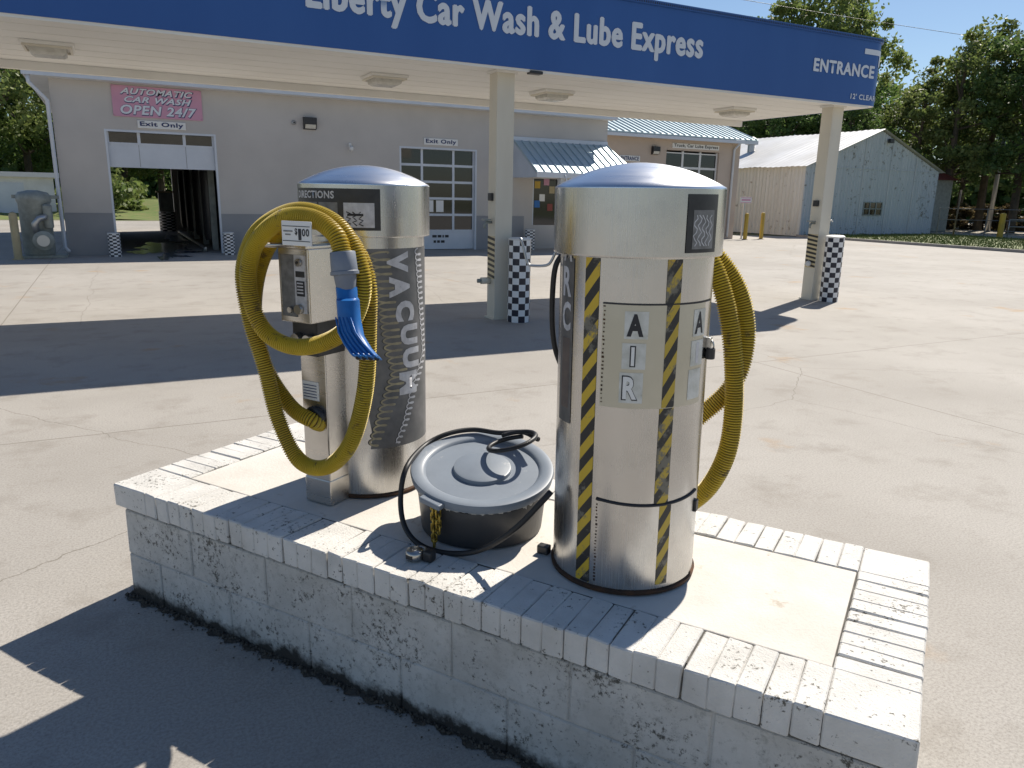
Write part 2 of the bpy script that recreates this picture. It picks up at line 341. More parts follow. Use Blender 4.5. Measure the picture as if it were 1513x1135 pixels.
# ------------------------------------------------------------------ the vacuum island
ROT = -IA
X0, X1, Y0, Y1, ZT = -2.774, .10, 1.686, 2.69, .5      # outer edges of the brick cap, island frame
isl = empty('vacuum_island', wld((X0 + X1) / 2, (Y0 + Y1) / 2), ROT, 'raised island of white painted blocks with a brick rim, carrying two steel vacuums', 'island')
cx0, cy0 = (X0 + X1) / 2, (Y0 + Y1) / 2
a0, a1, b0, b1 = X0 - cx0, X1 - cx0, Y0 - cy0, Y1 - cy0
ov = .022; CH = .095
box('core', a0 + ov + .006, a1 - ov - .006, b0 + ov + .006, b1 - ov - .006, -.02, ZT - CH - .019, MT['block'], isl)
box('mortar_bed', a0 + ov + .01, a1 - ov - .01, b0 + ov + .01, b1 - ov - .01, ZT - CH - .019, ZT - .006, MT['mortar'], isl)
def jbox(L, W, H_, j, bev, seedv):
    bm = bmesh.new(); bbox(bm, -L / 2, L / 2, -W / 2, W / 2, -H_ / 2, H_ / 2); rr = random.Random(seedv)
    for v in bm.verts: v.co += Vector((rr.uniform(-j, j), rr.uniform(-j, j), rr.uniform(-j, j)))
    bmesh.ops.bevel(bm, geom=list(bm.edges), offset=bev, segments=1, affect='EDGES')
    bmesh.ops.recalc_face_normals(bm, faces=bm.faces)
    me = bpy.data.meshes.new('brick'); bm.to_mesh(me); bm.free(); return me
# rowlock cap bricks
pitch = .0684; CH = .095
BR = [jbox(pitch - .004, .2, CH, .0022, .004, s) for s in range(8)]
CB = [jbox(.2, .2, CH, .002, .004, 90 + s) for s in range(2)]
for me in BR + CB: me.materials.append(MT['cap'])
def brick(me, x, y, rz):
    o = bpy.data.objects.new('brick', me); COL.objects.link(o); o.parent = isl
    o.location = (x + random.uniform(-.0015, .0015), y + random.uniform(-.003, .003), ZT - CH / 2 + random.uniform(-.0025, .002)); o.rotation_euler = (0, 0, rz + random.uniform(-.008, .008))
nl = math.ceil((a1 - a0 - .4) / pitch); pl = (a1 - a0 - .4) / nl
for i in range(nl):
    for y in (b0 + .1, b1 - .1): brick(random.choice(BR), a0 + .2 + pl * (i + .5), y, random.choice((0, math.pi)))
ns = math.ceil((b1 - b0 - .4) / pitch); ps = (b1 - b0 - .4) / ns
for i in range(ns):
    for x in (a0 + .1, a1 - .1): brick(random.choice(BR), x, b0 + .2 + ps * (i + .5), R(90) + random.choice((0, math.pi)))
for x in (a0 + .1, a1 - .1):
    for y in (b0 + .1, b1 - .1): brick(random.choice(CB), x, y, random.choice((0, R(90))))
# block courses
fx0, fx1, fy0, fy1 = a0 + ov, a1 - ov, b0 + ov, b1 - ov
bh = (ZT - CH - .018) / 2
BL = {}
def block(L, x, y, z, rz):
    k = round(L, 3)
    if k not in BL:
        BL[k] = [jbox(L - .006, .10, bh - .005, .0015, .004, 200 + s + int(k * 1000)) for s in range(2)]
        for me in BL[k]: me.materials.append(MT['block'])
    o = bpy.data.objects.new('block', random.choice(BL[k])); COL.objects.link(o); o.parent = isl; o.location = (x, y, z); o.rotation_euler = (0, 0, rz)
def course(lo, hi, first, put):
    p = lo
    L = first
    while p < hi - .02:
        e = min(p + L, hi)
        if hi - e < .08: e = hi
        put(e - p, (p + e) / 2); p = e; L = .4
for c in range(2):
    z = bh * (c + .5) + .001
    for y, rz in ((fy0 + .05, 0), (fy1 - .05, math.pi)):
        course(fx0, fx1, .4 if c else .2, lambda L, m_: block(L, m_, y, z, rz))
    for x, rz in ((fx0 + .05, R(-90)), (fx1 - .05, R(90))):
        course(fy0 + .102, fy1 - .102, .3 if c else .4, lambda L, m_: block(L, x, m_, z, rz))
box('slab', a0 + .206, a1 - .206, b0 + .206, b1 - .206, ZT - .06, ZT - .003, MT['slab'], isl, bev=.004)
# damp soil and litter gathered along the foot of the island's front wall
V = []; F = []; N_ = 500
for i in range(N_ + 1):
    x = X0 + .02 + (X1 - X0) * i / N_; d = .02 + .012 * math.sin(i * .11) * math.sin(i * .043 + 1) + .012 * math.sin(i * .37) + random.uniform(0, .008)
    V += [wld(x, Y0 + ov + .02, .004), wld(x, Y0 + ov - d, .003)]
    if i: b = 2 * (i - 1); F.append((b, b + 1, b + 3, b + 2))
for k in range(1300):
    x = random.uniform(X0, X1); d = min(random.expovariate(1 / .018), .1); r_ = random.uniform(.002, .008) * (1.4 if d < .03 else .8); c = wld(x, Y0 + ov - d + .008, r_ * .35 + .003)
    n0 = len(V); V += [c + Vector((random.uniform(.6, 1.2) * r_ * u, random.uniform(.6, 1.2) * r_ * v, random.uniform(.5, .9) * r_ * w_)) for u, v, w_ in ((1, 0, 0), (-1, 0, 0), (0, 1, 0), (0, -1, 0), (0, 0, 1), (0, 0, -1))]
    F += [tuple(n0 + q for q in f) for f in ((0, 2, 4), (2, 1, 4), (1, 3, 4), (3, 0, 4), (2, 0, 5), (1, 2, 5), (3, 1, 5), (0, 3, 5))]
o = mesh('soil', V, F, MT['soil']); o['kind'] = 'stuff'; tag(o, 'dark damp soil and grit along the foot of the white island', 'soil')

# ------------------------------------------------------------------ vacuums
def cyl_patch(name, a_0, a_1, z0, z1, r, m, parent, na=24, nz=1, th=None, edge=None):
    """thin sheet on a cylinder with 0..1 UV; edge(v) may pull the left side in"""
    V = []; F = []; UV = []
    for j in range(nz + 1):
        v = j / nz; l = a_0 + (edge(v) if edge else 0)
        for i in range(na + 1):
            u = i / na; a = R(l + (a_1 - l) * u); V.append((r * math.cos(a), r * math.sin(a), z0 + (z1 - z0) * v)); UV.append((u, z0 + (z1 - z0) * v if m in (MT['haz'], MT['hazb']) else v))
    for j in range(nz):
        for i in range(na): b = j * (na + 1) + i; F.append((b, b + 1, b + na + 2, b + na + 1))
    o = mesh(name, V, F, m, parent, True); ul = o.data.uv_layers.new(name='UVMap')
    for lp in o.data.loops: ul.data[lp.index].uv = UV[lp.vertex_index]
    if th:
        md = o.modifiers.new('thick', 'SOLIDIFY'); md.thickness = th; md.offset = -1
    return o
def on_cyl(r, a_c, z0): return lambda u, v: (r * math.cos(R(a_c) + u / r), r * math.sin(R(a_c) + u / r), z0 + v)
def down_cyl(r, a_c, z0): return lambda u, v: (r * math.cos(R(a_c) + v / r), r * math.sin(R(a_c) + v / r), z0 - u)
def ribbon(name, pts, wid, r, m, parent):
    """flat printed line following (angle, z) points on a cylinder"""
    V = []; F = []; n_ = len(pts)
    for i, (a, z) in enumerate(pts):
        p0 = pts[max(i - 1, 0)]; p1 = pts[min(i + 1, n_ - 1)]; du = R(p1[0] - p0[0]) * r; dz = p1[1] - p0[1]; l = math.hypot(du, dz) or 1
        nu, nz_ = -dz / l * wid / 2, du / l * wid / 2
        for s in (-1, 1): q = R(a) + s * nu / r; V.append((r * math.cos(q), r * math.sin(q), z + s * nz_))
        if i: b = 2 * (i - 1); F.append((b, b + 1, b + 3, b + 2))
    return mesh(name, V, F, m, parent)
def vac_shell(root):
    lathe('body', [(.216, 0), (.223, .004), (.224, .008), (.224, .012), (.224, 1.03)], MT['steel'], root, 96)
    lathe('base_ring', [(.229, .001), (.231, .012), (.226, .016)], MT['rust'], root, 96)
    lathe('hood', [(.20, .998), (.2435, .995), (.245, .997), (.245, 1.001), (.245, 1.172), (.245, 1.176)], MT['steel'], root, 96)
    pr = [(.2449, 1.1762), (.2449, 1.178), (.2438, 1.1815)]
    for k in range(1, 13): q = 1 - k / 12.2; pr.append((.243 * q, 1.182 + .068 * (1 - q * q)))
    lathe('dome', pr, MT['dome'], root, 96, sharp=60)
def hose(path, parent, r=.0285, pitch_=.0084, seg=20):
    """corrugated hose: raised yellow rings with a dark brown groove between them"""
    P = spline(path, pitch_ / 4); V, F = tube_geo(P, [r if i % 4 < 2 else r - .0055 for i in range(len(P))], seg)
    o = mesh('hose', V, F, MT['hose'], parent, True); o.data.materials.append(MT['hoseg'])
    o.data.polygons.foreach_set('material_index', [1 if (f // seg) % 4 == 2 else 0 for f in range(len(F))])
    o.data.set_sharp_from_angle(angle=R(35)); return o
# --- left vacuum
V1 = Vector((-1.948, 2.293, .5))
v1 = empty('car_vacuum', wld(*V1), ROT, 'steel coin vacuum with VACUUM decal, price plate and blue nozzle beside the grey bin', 'vacuum')
vac_shell(v1)
def l1(p): return Vector(p) - V1
# hood panel: black plate, heading and two pictures
hp = cyl_patch('directions_panel', -124, -37, 1.02, 1.163, .2468, MT['dark'], v1, 40, 1)
lettering('lettering', split_long(fit_text('DIRECTIONS', .20, .026, .03), .03), on_cyl(.2478, -121, 1.128), MT['silver'], hp)
for a, b in ((-112, -92), (-90, -72), (-67, -42)):
    pc = cyl_patch('picture', a, b, 1.03, 1.115, .2476, MT['grey'] if a < -70 else MT['silver'], hp, 12, 1)
    cyl_patch('picture_line', a + 3, b - 9, 1.07, 1.078, .2482, MT['ink'], hp, 6, 1)
    for k in range(3): ribbon('picture_line', [(a + 4 + k * 5 + 2 * math.sin(q * 2.1 + k), 1.036 + q * .006) for q in range(9)], .004, .2483, MT['ink'], hp)
# graphite wrap with a coil drawing and vertical lettering
dc = cyl_patch('wrap_decal', -50, 34, .20, .955, .2252, MT['decal'], v1, 30, 40, edge=lambda v: 1.5 * math.sin(v * 23))
LZ, LA = [.207, .364, .495, .575, .95], [-48, -33, -19, -25, -38]
RZ, RA = [.207, .29, .41, .55, .75, .95], [-24, -13, -2, 22, 14, 8]
for zs_, as_, amp, mm, ww_, per, sh in ((LZ, LA, 9, 'coil', .0065, .026, 0), (LZ, LA, 9, 'coilb', .0045, .026, -1.4), (RZ, RA, 5.5, 'silver', .0045, .021, 0), (RZ, RA, 5.5, 'coilb', .003, .021, -1)):
    pts = []
    for k in range(620):
        z = .945 - k * .0012
        if z < .207: break
        ph = 2 * math.pi * z / per; pts.append((float(np.interp(z, zs_, as_)) + sh + amp * (.45 + .55 * min(1, (z - .2) / .25)) * math.sin(ph), z + .007 * math.cos(ph)))
    ribbon('coil_print', pts, ww_, .2258 if mm == 'coilb' else .2263, MT[mm], dc)
zz = .945
for ch, sh in zip('VACUUM', (0, 2, 8, 13, 15, 11)):
    hh = .088 if ch == 'M' else .078
    lettering('lettering', split_long(fit_text(ch, hh, .092, .06), .03), down_cyl(.2271, -31 + sh, zz), MT['silver'], dc); zz -= hh + .013
# coin box, pedestal
bx0, bx1 = -2.008, -1.868
def lb(nm, x0, x1, y0, y1, z0, z1, m, par=v1, bev=.004): return box(nm, x0 - V1.x, x1 - V1.x, y0 - V1.y, y1 - V1.y, z0 - .5, z1 - .5, m, par, bev)
ped = lb('pedestal', -2.004, -1.882, 1.978, 2.16, .504, 1.085, MT['steel2'])
lb('pedestal_foot', -2.006, -1.880, 1.975, 2.12, .5005, .60, MT['steel2'], ped)
cb = lb('coin_box', bx0, bx1, 1.90, 2.16, 1.205, 1.462, MT['steel2'])
lb('box_hood', bx0 - .004, bx1 + .004, 1.888, 2.16, 1.462, 1.472, MT['steel2'], cb, .002)
lb('throat', bx0 + .01, bx1 - .012, 1.94, 2.14, 1.08, 1.21, MT['dark'], cb)
lb('inset_panel', bx0 + .012, bx1 - .058, 1.8975, 1.902, 1.225, 1.44, MT['grey'], cb, .001)
lb('door_plate', bx1 - .062, bx1 - .01, 1.895, 1.902, 1.24, 1.44, MT['silver'], cb, .001)
lb('coin_slot', bx1 - .055, bx1 - .014, 1.893, 1.897, 1.365, 1.385, MT['dark'], cb, .001)
lb('label_plate', bx1 - .052, bx1 - .016, 1.8925, 1.896, 1.30, 1.352, MT['ink'], cb, .0005)
for k in range(4): lb('label_line', bx1 - .048, bx1 - .02, 1.8915, 1.8922, 1.309 + k * .011, 1.314 + k * .011, MT['silver'], cb, 0)
def cyl_y(nm, x, z, y0, y1, r, m, par, n_=24):
    bm = bmesh.new(); lathe_bm(bm, [(r * .9, 0), (r, (y1 - y0) * .15), (r, y1 - y0)], n_)
    bmesh.ops.rotate(bm, verts=bm.verts, matrix=Matrix.Rotation(R(-90), 3, 'X')); o = from_bm(nm, bm, m, par, True); o.location = (x - V1.x, y0 - V1.y, z - .5)
    o.data.set_sharp_from_angle(angle=R(40)); return o
cyl_y('lock_barrel', bx1 - .035, 1.415, 1.882, 1.9, .013, MT['lock'], cb)
cyl_y('lock_core', bx1 - .035, 1.415, 1.880, 1.9, .006, MT['dark'], cb)
cyl_y('coin_return', bx1 - .04, 1.255, 1.878, 1.9, .017, MT['lock'], cb)
cyl_y('coin_return', bx1 - .085, 1.25, 1.885, 1.9, .011, MT['lock'], cb)
for x in (-1.965, -1.91): cyl_y('knob', x, 1.14, 1.915, 1.97, .022, MT['lock'], cb)
PY = 1.70; p0 = isl_at(417, 362, PY); p1 = isl_at(459, 328, PY)
sg = lb('price_plate', p0.x, p1.x, PY, PY + .005, p0.z, p1.z, MT['paper'], v1, .002)
pw, ph_ = p1.x - p0.x, p1.z - p0.z
def plate(u, v): return (p0.x + u - V1.x, PY - .0012 - V1.y, p0.z + v - V1.z)
for body, u0, wd_, v0, ht_, bo in (('$', .46, .085, .42, .30, .03), ('1', .575, .10, .24, .46, .05), ('00', .70, .24, .40, .31, .02)):
    lettering('lettering', fit_text(body, pw * wd_, ph_ * ht_, bo), lambda u, v: plate(u + pw * u0, v + ph_ * v0), MT['ink'], sg)
for u0, u1, v0 in ((.07, .38, .56), (.13, .31, .42)): lb('print_mark', p0.x + pw * u0, p0.x + pw * u1, PY - .0012, PY - .0004, p0.z + ph_ * v0, p0.z + ph_ * (v0 + .06), MT['grey'], sg, 0)
for q in (.18, .78): lb('rule_line', p0.x + pw * .04, p1.x - pw * .04, PY - .0012, PY - .0004, p0.z + ph_ * q, p0.z + ph_ * q + .002, MT['ink'], sg, 0)
lb('plate_bracket', (p0.x + p1.x) / 2 - .012, (p0.x + p1.x) / 2 + .012, PY + .0055, 1.93, p0.z + .004, p0.z + .008, MT['steel2'], v1, 0)
lp = lb('notice', -1.998, -1.918, 1.9755, 1.9775, .905, .975, MT['paper'], ped, 0)
for k in range(5): lb('text_line', -1.993, -1.928, 1.9745, 1.9752, .915 + k * .011, .918 + k * .011, MT['navy'], lp, 0)
cyl_y('inlet_collar', -1.935, .842, 1.955, 1.979, .044, MT['dark'], ped)
# yellow hose
px = [(474, 627, 1.985), (462, 622, 1.94), (430, 601, 1.925), (394, 545, 1.92), (376, 470, 1.91), (382, 400, 1.90), (408, 348, 1.895), (455, 326, 1.89), (508, 346, 1.885), (541, 405, 1.88), (544, 490, 1.875), (539, 580, 1.87), (518, 655, 1.865), (482, 690, 1.86),
      (442, 680, 1.855), (412, 622, 1.85), (392, 545, 1.84), (369, 470, 1.83), (360, 400, 1.822), (382, 342, 1.815), (438, 312, 1.81), (497, 332, 1.805), (531, 390, 1.80), (533, 445, 1.80), (503, 494, 1.80), (442, 513, 1.795), (392, 490, 1.785), (368, 430, 1.775), (374, 368, 1.765), (414, 325, 1.757), (460, 322, 1.75), (495, 346, 1.745), (507, 378, 1.74)]
path = [l1(isl_at(*p)) for p in px]
hs = hose(path, v1)
def local_tube(nm, pts, rad, m, par, seg=20): V, F = tube_geo(pts, rad, seg); o = mesh(nm, V, F, m, par, True); o.data.set_sharp_from_angle(angle=R(40)); return o
def along(p, q, ts): return [Vector(p).lerp(Vector(q), t) for t in ts]
A = l1(isl_at(506, 372, 1.74)); Bq = l1(isl_at(512, 428, 1.735))
local_tube('cuff', along(A, Bq, (0, .02, .5, .52, .6, .62, 1)), [.036, .038, .040, .043, .043, .034, .029], MT['cuff'], hs)
# blue claw nozzle: round neck flattening to a wide toothed mouth
sec = [((512, 424), .029, .029), ((513, 440), .028, .028), ((514, 443), .031, .030), ((516, 470), .030, .026), ((520, 494), .033, .020), ((529, 512), .038, .016), ((540, 526), .042, .014), ((543, 529), .042, .014)]
V = []; F = []; SG = 32
side = Vector((.97, .24, .03)).normalized(); CEN = []
for k, ((x, y), wv, hv) in enumerate(sec):
    c = l1(isl_at(x, y, 1.735 - .012 * k)); CEN.append(c); fl_ = max(0, min(1, (k - 2) / 3)); nrm = (Vector((0, -1, 0)).lerp(Vector((-.2, -.8, .55)), fl_)).normalized()
    for q in range(SG):
        a = 2 * math.pi * q / SG; ca, sa = math.cos(a), math.sin(a); e = 1 - .55 * fl_      # squarer section towards the mouth
        V.append(c + side * (wv * math.copysign(abs(ca) ** e, ca)) + nrm * (hv * math.copysign(abs(sa) ** e, sa)))
    if k:
        b = (k - 1) * SG
        for q in range(SG): F.append((b + q, b + (q + 1) % SG, b + SG + (q + 1) % SG, b + SG + q))
F.append(tuple((len(sec) - 1) * SG + q for q in range(SG)))
nz = mesh('nozzle', V, F, MT['blue'], v1, True); nz.data.set_sharp_from_angle(angle=R(50))
for j in range(5):
    f = -.8 + .4 * j; pts = []
    for k in range(3, 8):
        fl_ = max(0, min(1, (k - 2) / 3)); nrm = (Vector((0, -1, 0)).lerp(Vector((-.2, -.8, .55)), fl_)).normalized(); pts.append(CEN[k] + side * (sec[k][1] * f) + nrm * (sec[k][2] * .98))
    V, F = tube_geo(pts, [.002, .004, .0045, .0045, .004], 8); mesh('nozzle_rib', V, F, MT['blue'], nz, True)
d_ = (CEN[-1] - CEN[-2]).normalized()
for j in range(4):
    c = CEN[-1] + side * (-.03 + .02 * j); V, F = tube_geo([c - d_ * .004, c + d_ * .0012], .0075, 10); mesh('mouth_slot', V, F, MT['ink'], nz)
tube('hose_hook', [l1((-1.94, 1.9, 1.475)), l1((-1.94, 1.82, 1.475)), l1((-1.94, 1.755, 1.48)), l1((-1.94, 1.745, 1.52))], .008, MT['lock'], v1)

# --- right vacuum (seen from behind)
V2 = Vector((-.783, 2.151, .5))
v2 = empty('car_vacuum', wld(*V2), ROT, 'steel vacuum with AIR door and black and yellow striped tape, right of the grey bin', 'vacuum')
v2.rotation_euler = (R(.25), R(-.55), ROT)
vac_shell(v2)
for a, b in ((-107, -95), (-47.5, -36)):
    cyl_patch('hazard_strip', a, b, .02, .992, .2254, MT['haz' if a < -90 else 'hazb'], v2, 8, 1)
d1 = cyl_patch('door', -91.5, -8, .578, .872, .2262, MT['board'], v2, 40, 1)
cyl_patch('hazard_strip', -46.5, -36.5, .58, .87, .2268, MT['hazb'], d1, 8, 1)
cyl_patch('door_seam', -91.5, 5, .869, .8735, .2266, MT['ink'], v2, 40, 1)
cyl_patch('door', -91, -4, .02, .29, .2262, MT['steel'], v2, 40, 1)
cyl_patch('hazard_strip', -43, -33, .03, .285, .2268, MT['hazb'], v2, 8, 1)
sm = [(R(a), .296 - .010 * math.sin((a + 91) / 90 * 3.1)) for a in range(-91, 2, 3)]
tube('door_gap', [(.2255 * math.cos(a), .2255 * math.sin(a), z) for a, z in sm], .0045, MT['ink'], v2, 8)
for k in range(24):
    for z0, z1 in ((.585, .868), (.03, .285)):
        z = z0 + (z1 - z0) * (k + .5) / 24; a = R(-90.2 + random.uniform(-.3, .3)); o = cyl_patch('edge_chip', -90.8 + random.uniform(-.4, .3), -89.6 + random.uniform(-.3, .4), z - random.uniform(.001, .004), z + random.uniform(.001, .004), .2269, MT['rust'], v2, 2, 1)
for ch, zt, hh, ac in (('A', .852, .076, -75.5), ('I', .764, .073, -76.4), ('R', .681, .087, -77.4)):
    pl_ = cyl_patch('letter_plate', ac, ac + 16.5, zt - hh, zt, .2270, MT['oldpaper'], d1, 8, 1)
    wd = .046 if ch != 'I' else .016; aa = ac + 1.7 + (3.8 if ch == 'I' else 0)
    lettering('lettering', split_long(fit_text(ch, wd, hh * .82, .05), .02), on_cyl(.2276, aa, zt - hh * .91), MT['ink'], pl_)
    if ch != 'A':      # outline letters: a paler face laid over the dark one
        lettering('lettering', split_long(fit_text(ch, wd - .007, hh * .82 - .007, .035), .02), on_cyl(.2281, aa + .9, zt - hh * .91 + .0035), MT['paper'], pl_)
    p2 = cyl_patch('letter_plate', ac + 53, ac + 68, zt - hh, zt, .2270, MT['oldpaper'], d1, 8, 1)
    if ch != 'R': lettering('lettering', split_long(fit_text(ch, wd * .9, hh * .82, .03), .02), on_cyl(.2276, aa + 53, zt - hh * .91), MT['ink'] if ch == 'A' else MT['silver'], p2)
ad = cyl_patch('side_decal', -138, -119, .50, .985, .2256, MT['decal'], v2, 10, 1)
cyl_patch('worn_panel', -133, -122, .545, .755, .2262, MT['rust2'], ad, 8, 1)
zz = 1.06
for ch in 'ARC':
    lettering('lettering', split_long(fit_text(ch, .05, .085, .03), .03), on_cyl(.2266, -134, zz - .085), MT['silver'], ad); zz -= .10
hp2 = cyl_patch('picture_panel', -38.5, -11, 1.01, 1.163, .2468, MT['dark'], v2, 16, 1)
pc = cyl_patch('picture', -34, -15, 1.02, 1.122, .2476, MT['grey'], hp2, 10, 1)
for k in range(5): ribbon('picture_line', [(-32 + k * 3.4 + 1.6 * math.sin(q * 1.7 + k), 1.028 + q * .009) for q in range(10)], .003, .2482, MT['silver'], hp2)
# padlock on the hasp
lk = lathe('padlock', [(.012, 0), (.014, .002), (.014, .03), (.012, .032)], MT['dark'], v2, 20, .238, .004, (0, 0, .70))
tube('shackle', [(.238 + .009 * math.cos(t), .004 + .0, .732 + .022 * math.sin(t)) for t in np.linspace(0, math.pi, 12)], .0028, MT['lock'], v2, 8)
box('hasp', .222, .24, -.012, .012, .735, .765, MT['lock'], v2, .002); box('latch', .222, .234, -.01, .012, .225, .262, MT['dark'], v2, .002)
# yellow hose hung on the far side
def l2(p): return Vector(p) - V2
px = [(990, 655, 2.33), (1034, 618, 2.40), (1084, 572, 2.44), (1105, 510, 2.46), (1100, 445, 2.46), (1073, 392, 2.45), (1030, 352, 2.43), (985, 352, 2.40), (960, 420, 2.42), (975, 400, 2.46), (1010, 362, 2.42), (1050, 380, 2.395), (1074, 440, 2.385), (1086, 520, 2.38), (1086, 610, 2.38), (1072, 680, 2.37), (1036, 733, 2.37), (985, 752, 2.385), (930, 700, 2.41)]
px = px[:7] + px[10:]
hose([l2(isl_at(*p)) for p in px], v2, .0305)
# wire hose hanger on the left of the hood
pts = [isl_at(*p) for p in ((774, 350, 2.10), (778, 362, 2.10), (784, 386, 2.10), (790, 391, 2.10), (812, 391, 2.10), (820, 384, 2.105), (830, 366, 2.11), (845, 366, 2.12))]
tube('hanger', spline([l2(p) for p in pts], .01), .0045, MT['galv'], v2, 8)
box('foot_bolt', -.262, -.222, -.10, -.07, .001, .03, MT['dark'], v2, .004)

# --- air hose: hangs beside the right vacuum
pts = [isl_at(*p) for p in ((838, 372, 2.10), (826, 392, 2.09), (821, 430, 2.09), (820, 480, 2.095), (824, 515, 2.11), (834, 545, 2.14))]
V, F = tube_geo(spline([l2(p) for p in pts], .012), .0085, 10); mesh('air_hose', V, F, MT['black'], v2, True)

# ------------------------------------------------------------------ rubbish bin between the vacuums
C3 = Vector((-1.322, 2.152, .5))
bn = empty('trash_can', wld(*C3), ROT, 'dark round bin with tilted grey lid between the two steel vacuums', 'trash can')
tilt = Matrix.Rotation(R(-10.9), 4, Vector((.852, .524, 0)))     # lid dips towards the front
tilt = Matrix.Rotation(R(10.9), 4, Vector((.852, .524, 0)))
bm = bmesh.new(); lathe_bm(bm, [(.205, 0), (.215, .004), (.232, .19)], 64, cap1=False)
for v in bm.verts:
    if v.co.z > .1: v.co.z += (v.co.x * -.524 + v.co.y * .852) * .19 - .012
from_bm('tub', bm, MT['can'], bn, True)
def tilted(nm, prof, m, par, dz):
    bm = bmesh.new(); lathe_bm(bm, prof, 72); bmesh.ops.transform(bm, matrix=Matrix.Translation((0, 0, dz)) @ tilt, verts=bm.verts)
    o = from_bm(nm, bm, m, par, True); o.data.set_sharp_from_angle(angle=R(35)); return o
lidp = [(.236, -.028), (.250, -.026), (.254, -.004), (.251, .003), (.243, .005), (.215, .003), (.205, -.002), (.200, -.009), (.104, -.0085), (.101, .003), (.096, .005), (.004, .0055)]
ld = tilted('lid', lidp, MT['lid'], bn, .214)
def tp(x, y, z): return tilt @ Vector((x, y, z)) + Vector((0, 0, .214))
# lid grip on the front rim
ga_ = math.atan2(-.94, -.33)
bm = bmesh.new(); bbox(bm, -.045, .045, -.014, .014, -.024, -.004, .004)
bmesh.ops.transform(bm, matrix=Matrix.Translation((0, 0, .214)) @ tilt @ Matrix.Translation((.262 * math.cos(ga_ + .2), .262 * math.sin(ga_ + .2), 0)) @ Matrix.Rotation(ga_ + .2 + R(90), 4, 'Z'), verts=bm.verts)
from_bm('lid_grip', bm, MT['lid'], ld)
# liner bunched out under the rim
V = []; F = []; nb = 90
for i in range(nb + 1):
    a = R(-175 + 175 * i / nb); wv = .5 + .5 * math.sin(i * .45) * math.sin(i * .13 + 1)
    for q, (rr, zz_) in enumerate(((.236, -.012), (.243 + .004 * math.sin(i * 1.7), -.03), (.236 + .003 * math.sin(i * 2.3), -.034 - .02 * wv))):
        V.append(tp(rr * math.cos(a), rr * math.sin(a), zz_))
    if i: b = 3 * (i - 1); F += [(b, b + 1, b + 4, b + 3), (b + 1, b + 2, b + 5, b + 4)]
mesh('liner', V, F, MT['bag'], bn, True)
# black air hose lying over the lid and round the bin
ho = empty('air_hose', wld(*C3), ROT, 'thin black rubber air hose coiled on the grey bin lid and looping round it', 'hose')
pts = []
pts += [tp(.245 * math.cos(R(a)), .245 * math.sin(R(a)), .012 + .004 * math.sin(a)) for a in (60, 80, 100, 125, 150)]
path = [tp(.12, .19, .06), tp(.03, .24, .04), tp(-.06, .215, .022), tp(-.16, .19, .018), tp(-.225, .115, .016), tp(-.262, .02, .0)]
pxs = [(601, 690, 1.98), (592, 735, 1.93), (598, 778, 1.90), (622, 806, 1.885), (665, 818, 1.885), (712, 812, 1.885), (760, 782, 1.90), (800, 742, 1.925), (818, 722, 1.95)]
path += [isl_at(*p) - C3 for p in pxs]
V, F = tube_geo(spline(path, .012), .0095, 10); mesh('hose_run', V, F, MT['black'], ho, True)
lc = tp(.045, .13, .045)
coil = [lc + Vector((.085 * math.cos(t), .085 * math.sin(t), -.006 + .022 * math.sin(t + 1.2) + .003 * t)) for t in np.linspace(1.6, 1.6 + 2 * math.pi * 1.15, 60)]
V, F = tube_geo(coil, .0085, 10); mesh('hose_coil', V, F, MT['black'], ho, True)
# yellow chain hanging down the tub, padlock lying on the island
ch = empty('security_chain', wld(*C3), ROT, 'yellow chain hanging from under the grey bin lid', 'chain')
top = isl_at(640, 745, 1.905) - C3; bot = isl_at(642, 808, 1.90) - C3
def chain_link(c, rot, par):
    L = [Vector((.0085 * math.cos(t), 0, .0085 * math.sin(t) + (.008 if math.sin(t) > 0 else -.008))) for t in np.linspace(0, 2 * math.pi, 17)]
    V, F = tube_geo([Matrix.Rotation(rot, 3, 'Z') @ p + c for p in L], .0033, 6); return mesh('chain_link', V, F, MT['chain'], par, True)
for k in range(8): chain_link(top.lerp(bot, (k + .3) / 8), R(20 + 90 * (k % 2)), ch)
for k in range(4): chain_link(top.lerp(bot, (k + 1.4) / 8) + Vector((.022, -.004, 0)), R(60 + 90 * (k % 2)), ch)
pk = empty('padlock', wld(-1.359, 1.80, .5), ROT, 'round steel padlock lying on the painted bricks in front of the bin', 'padlock')
bm = bmesh.new(); lathe_bm(bm, [(.01, 0), (.027, .003), (.030, .012), (.030, .026), (.026, .034), (.01, .037)], 28); o = from_bm('lock_body', bm, MT['lock'], pk, True)
tube('shackle', [(.02 * math.cos(t), .028 + .02 * math.sin(t), .022) for t in np.linspace(-.3, math.pi + .3, 16)], .005, MT['lock'], pk, 8)
box('keyway', -.012, .012, -.0315, -.028, .012, .024, MT['dark'], pk)
box('hasp_block', .028, .062, .0, .035, 0, .035, MT['dark'], pk, .006)

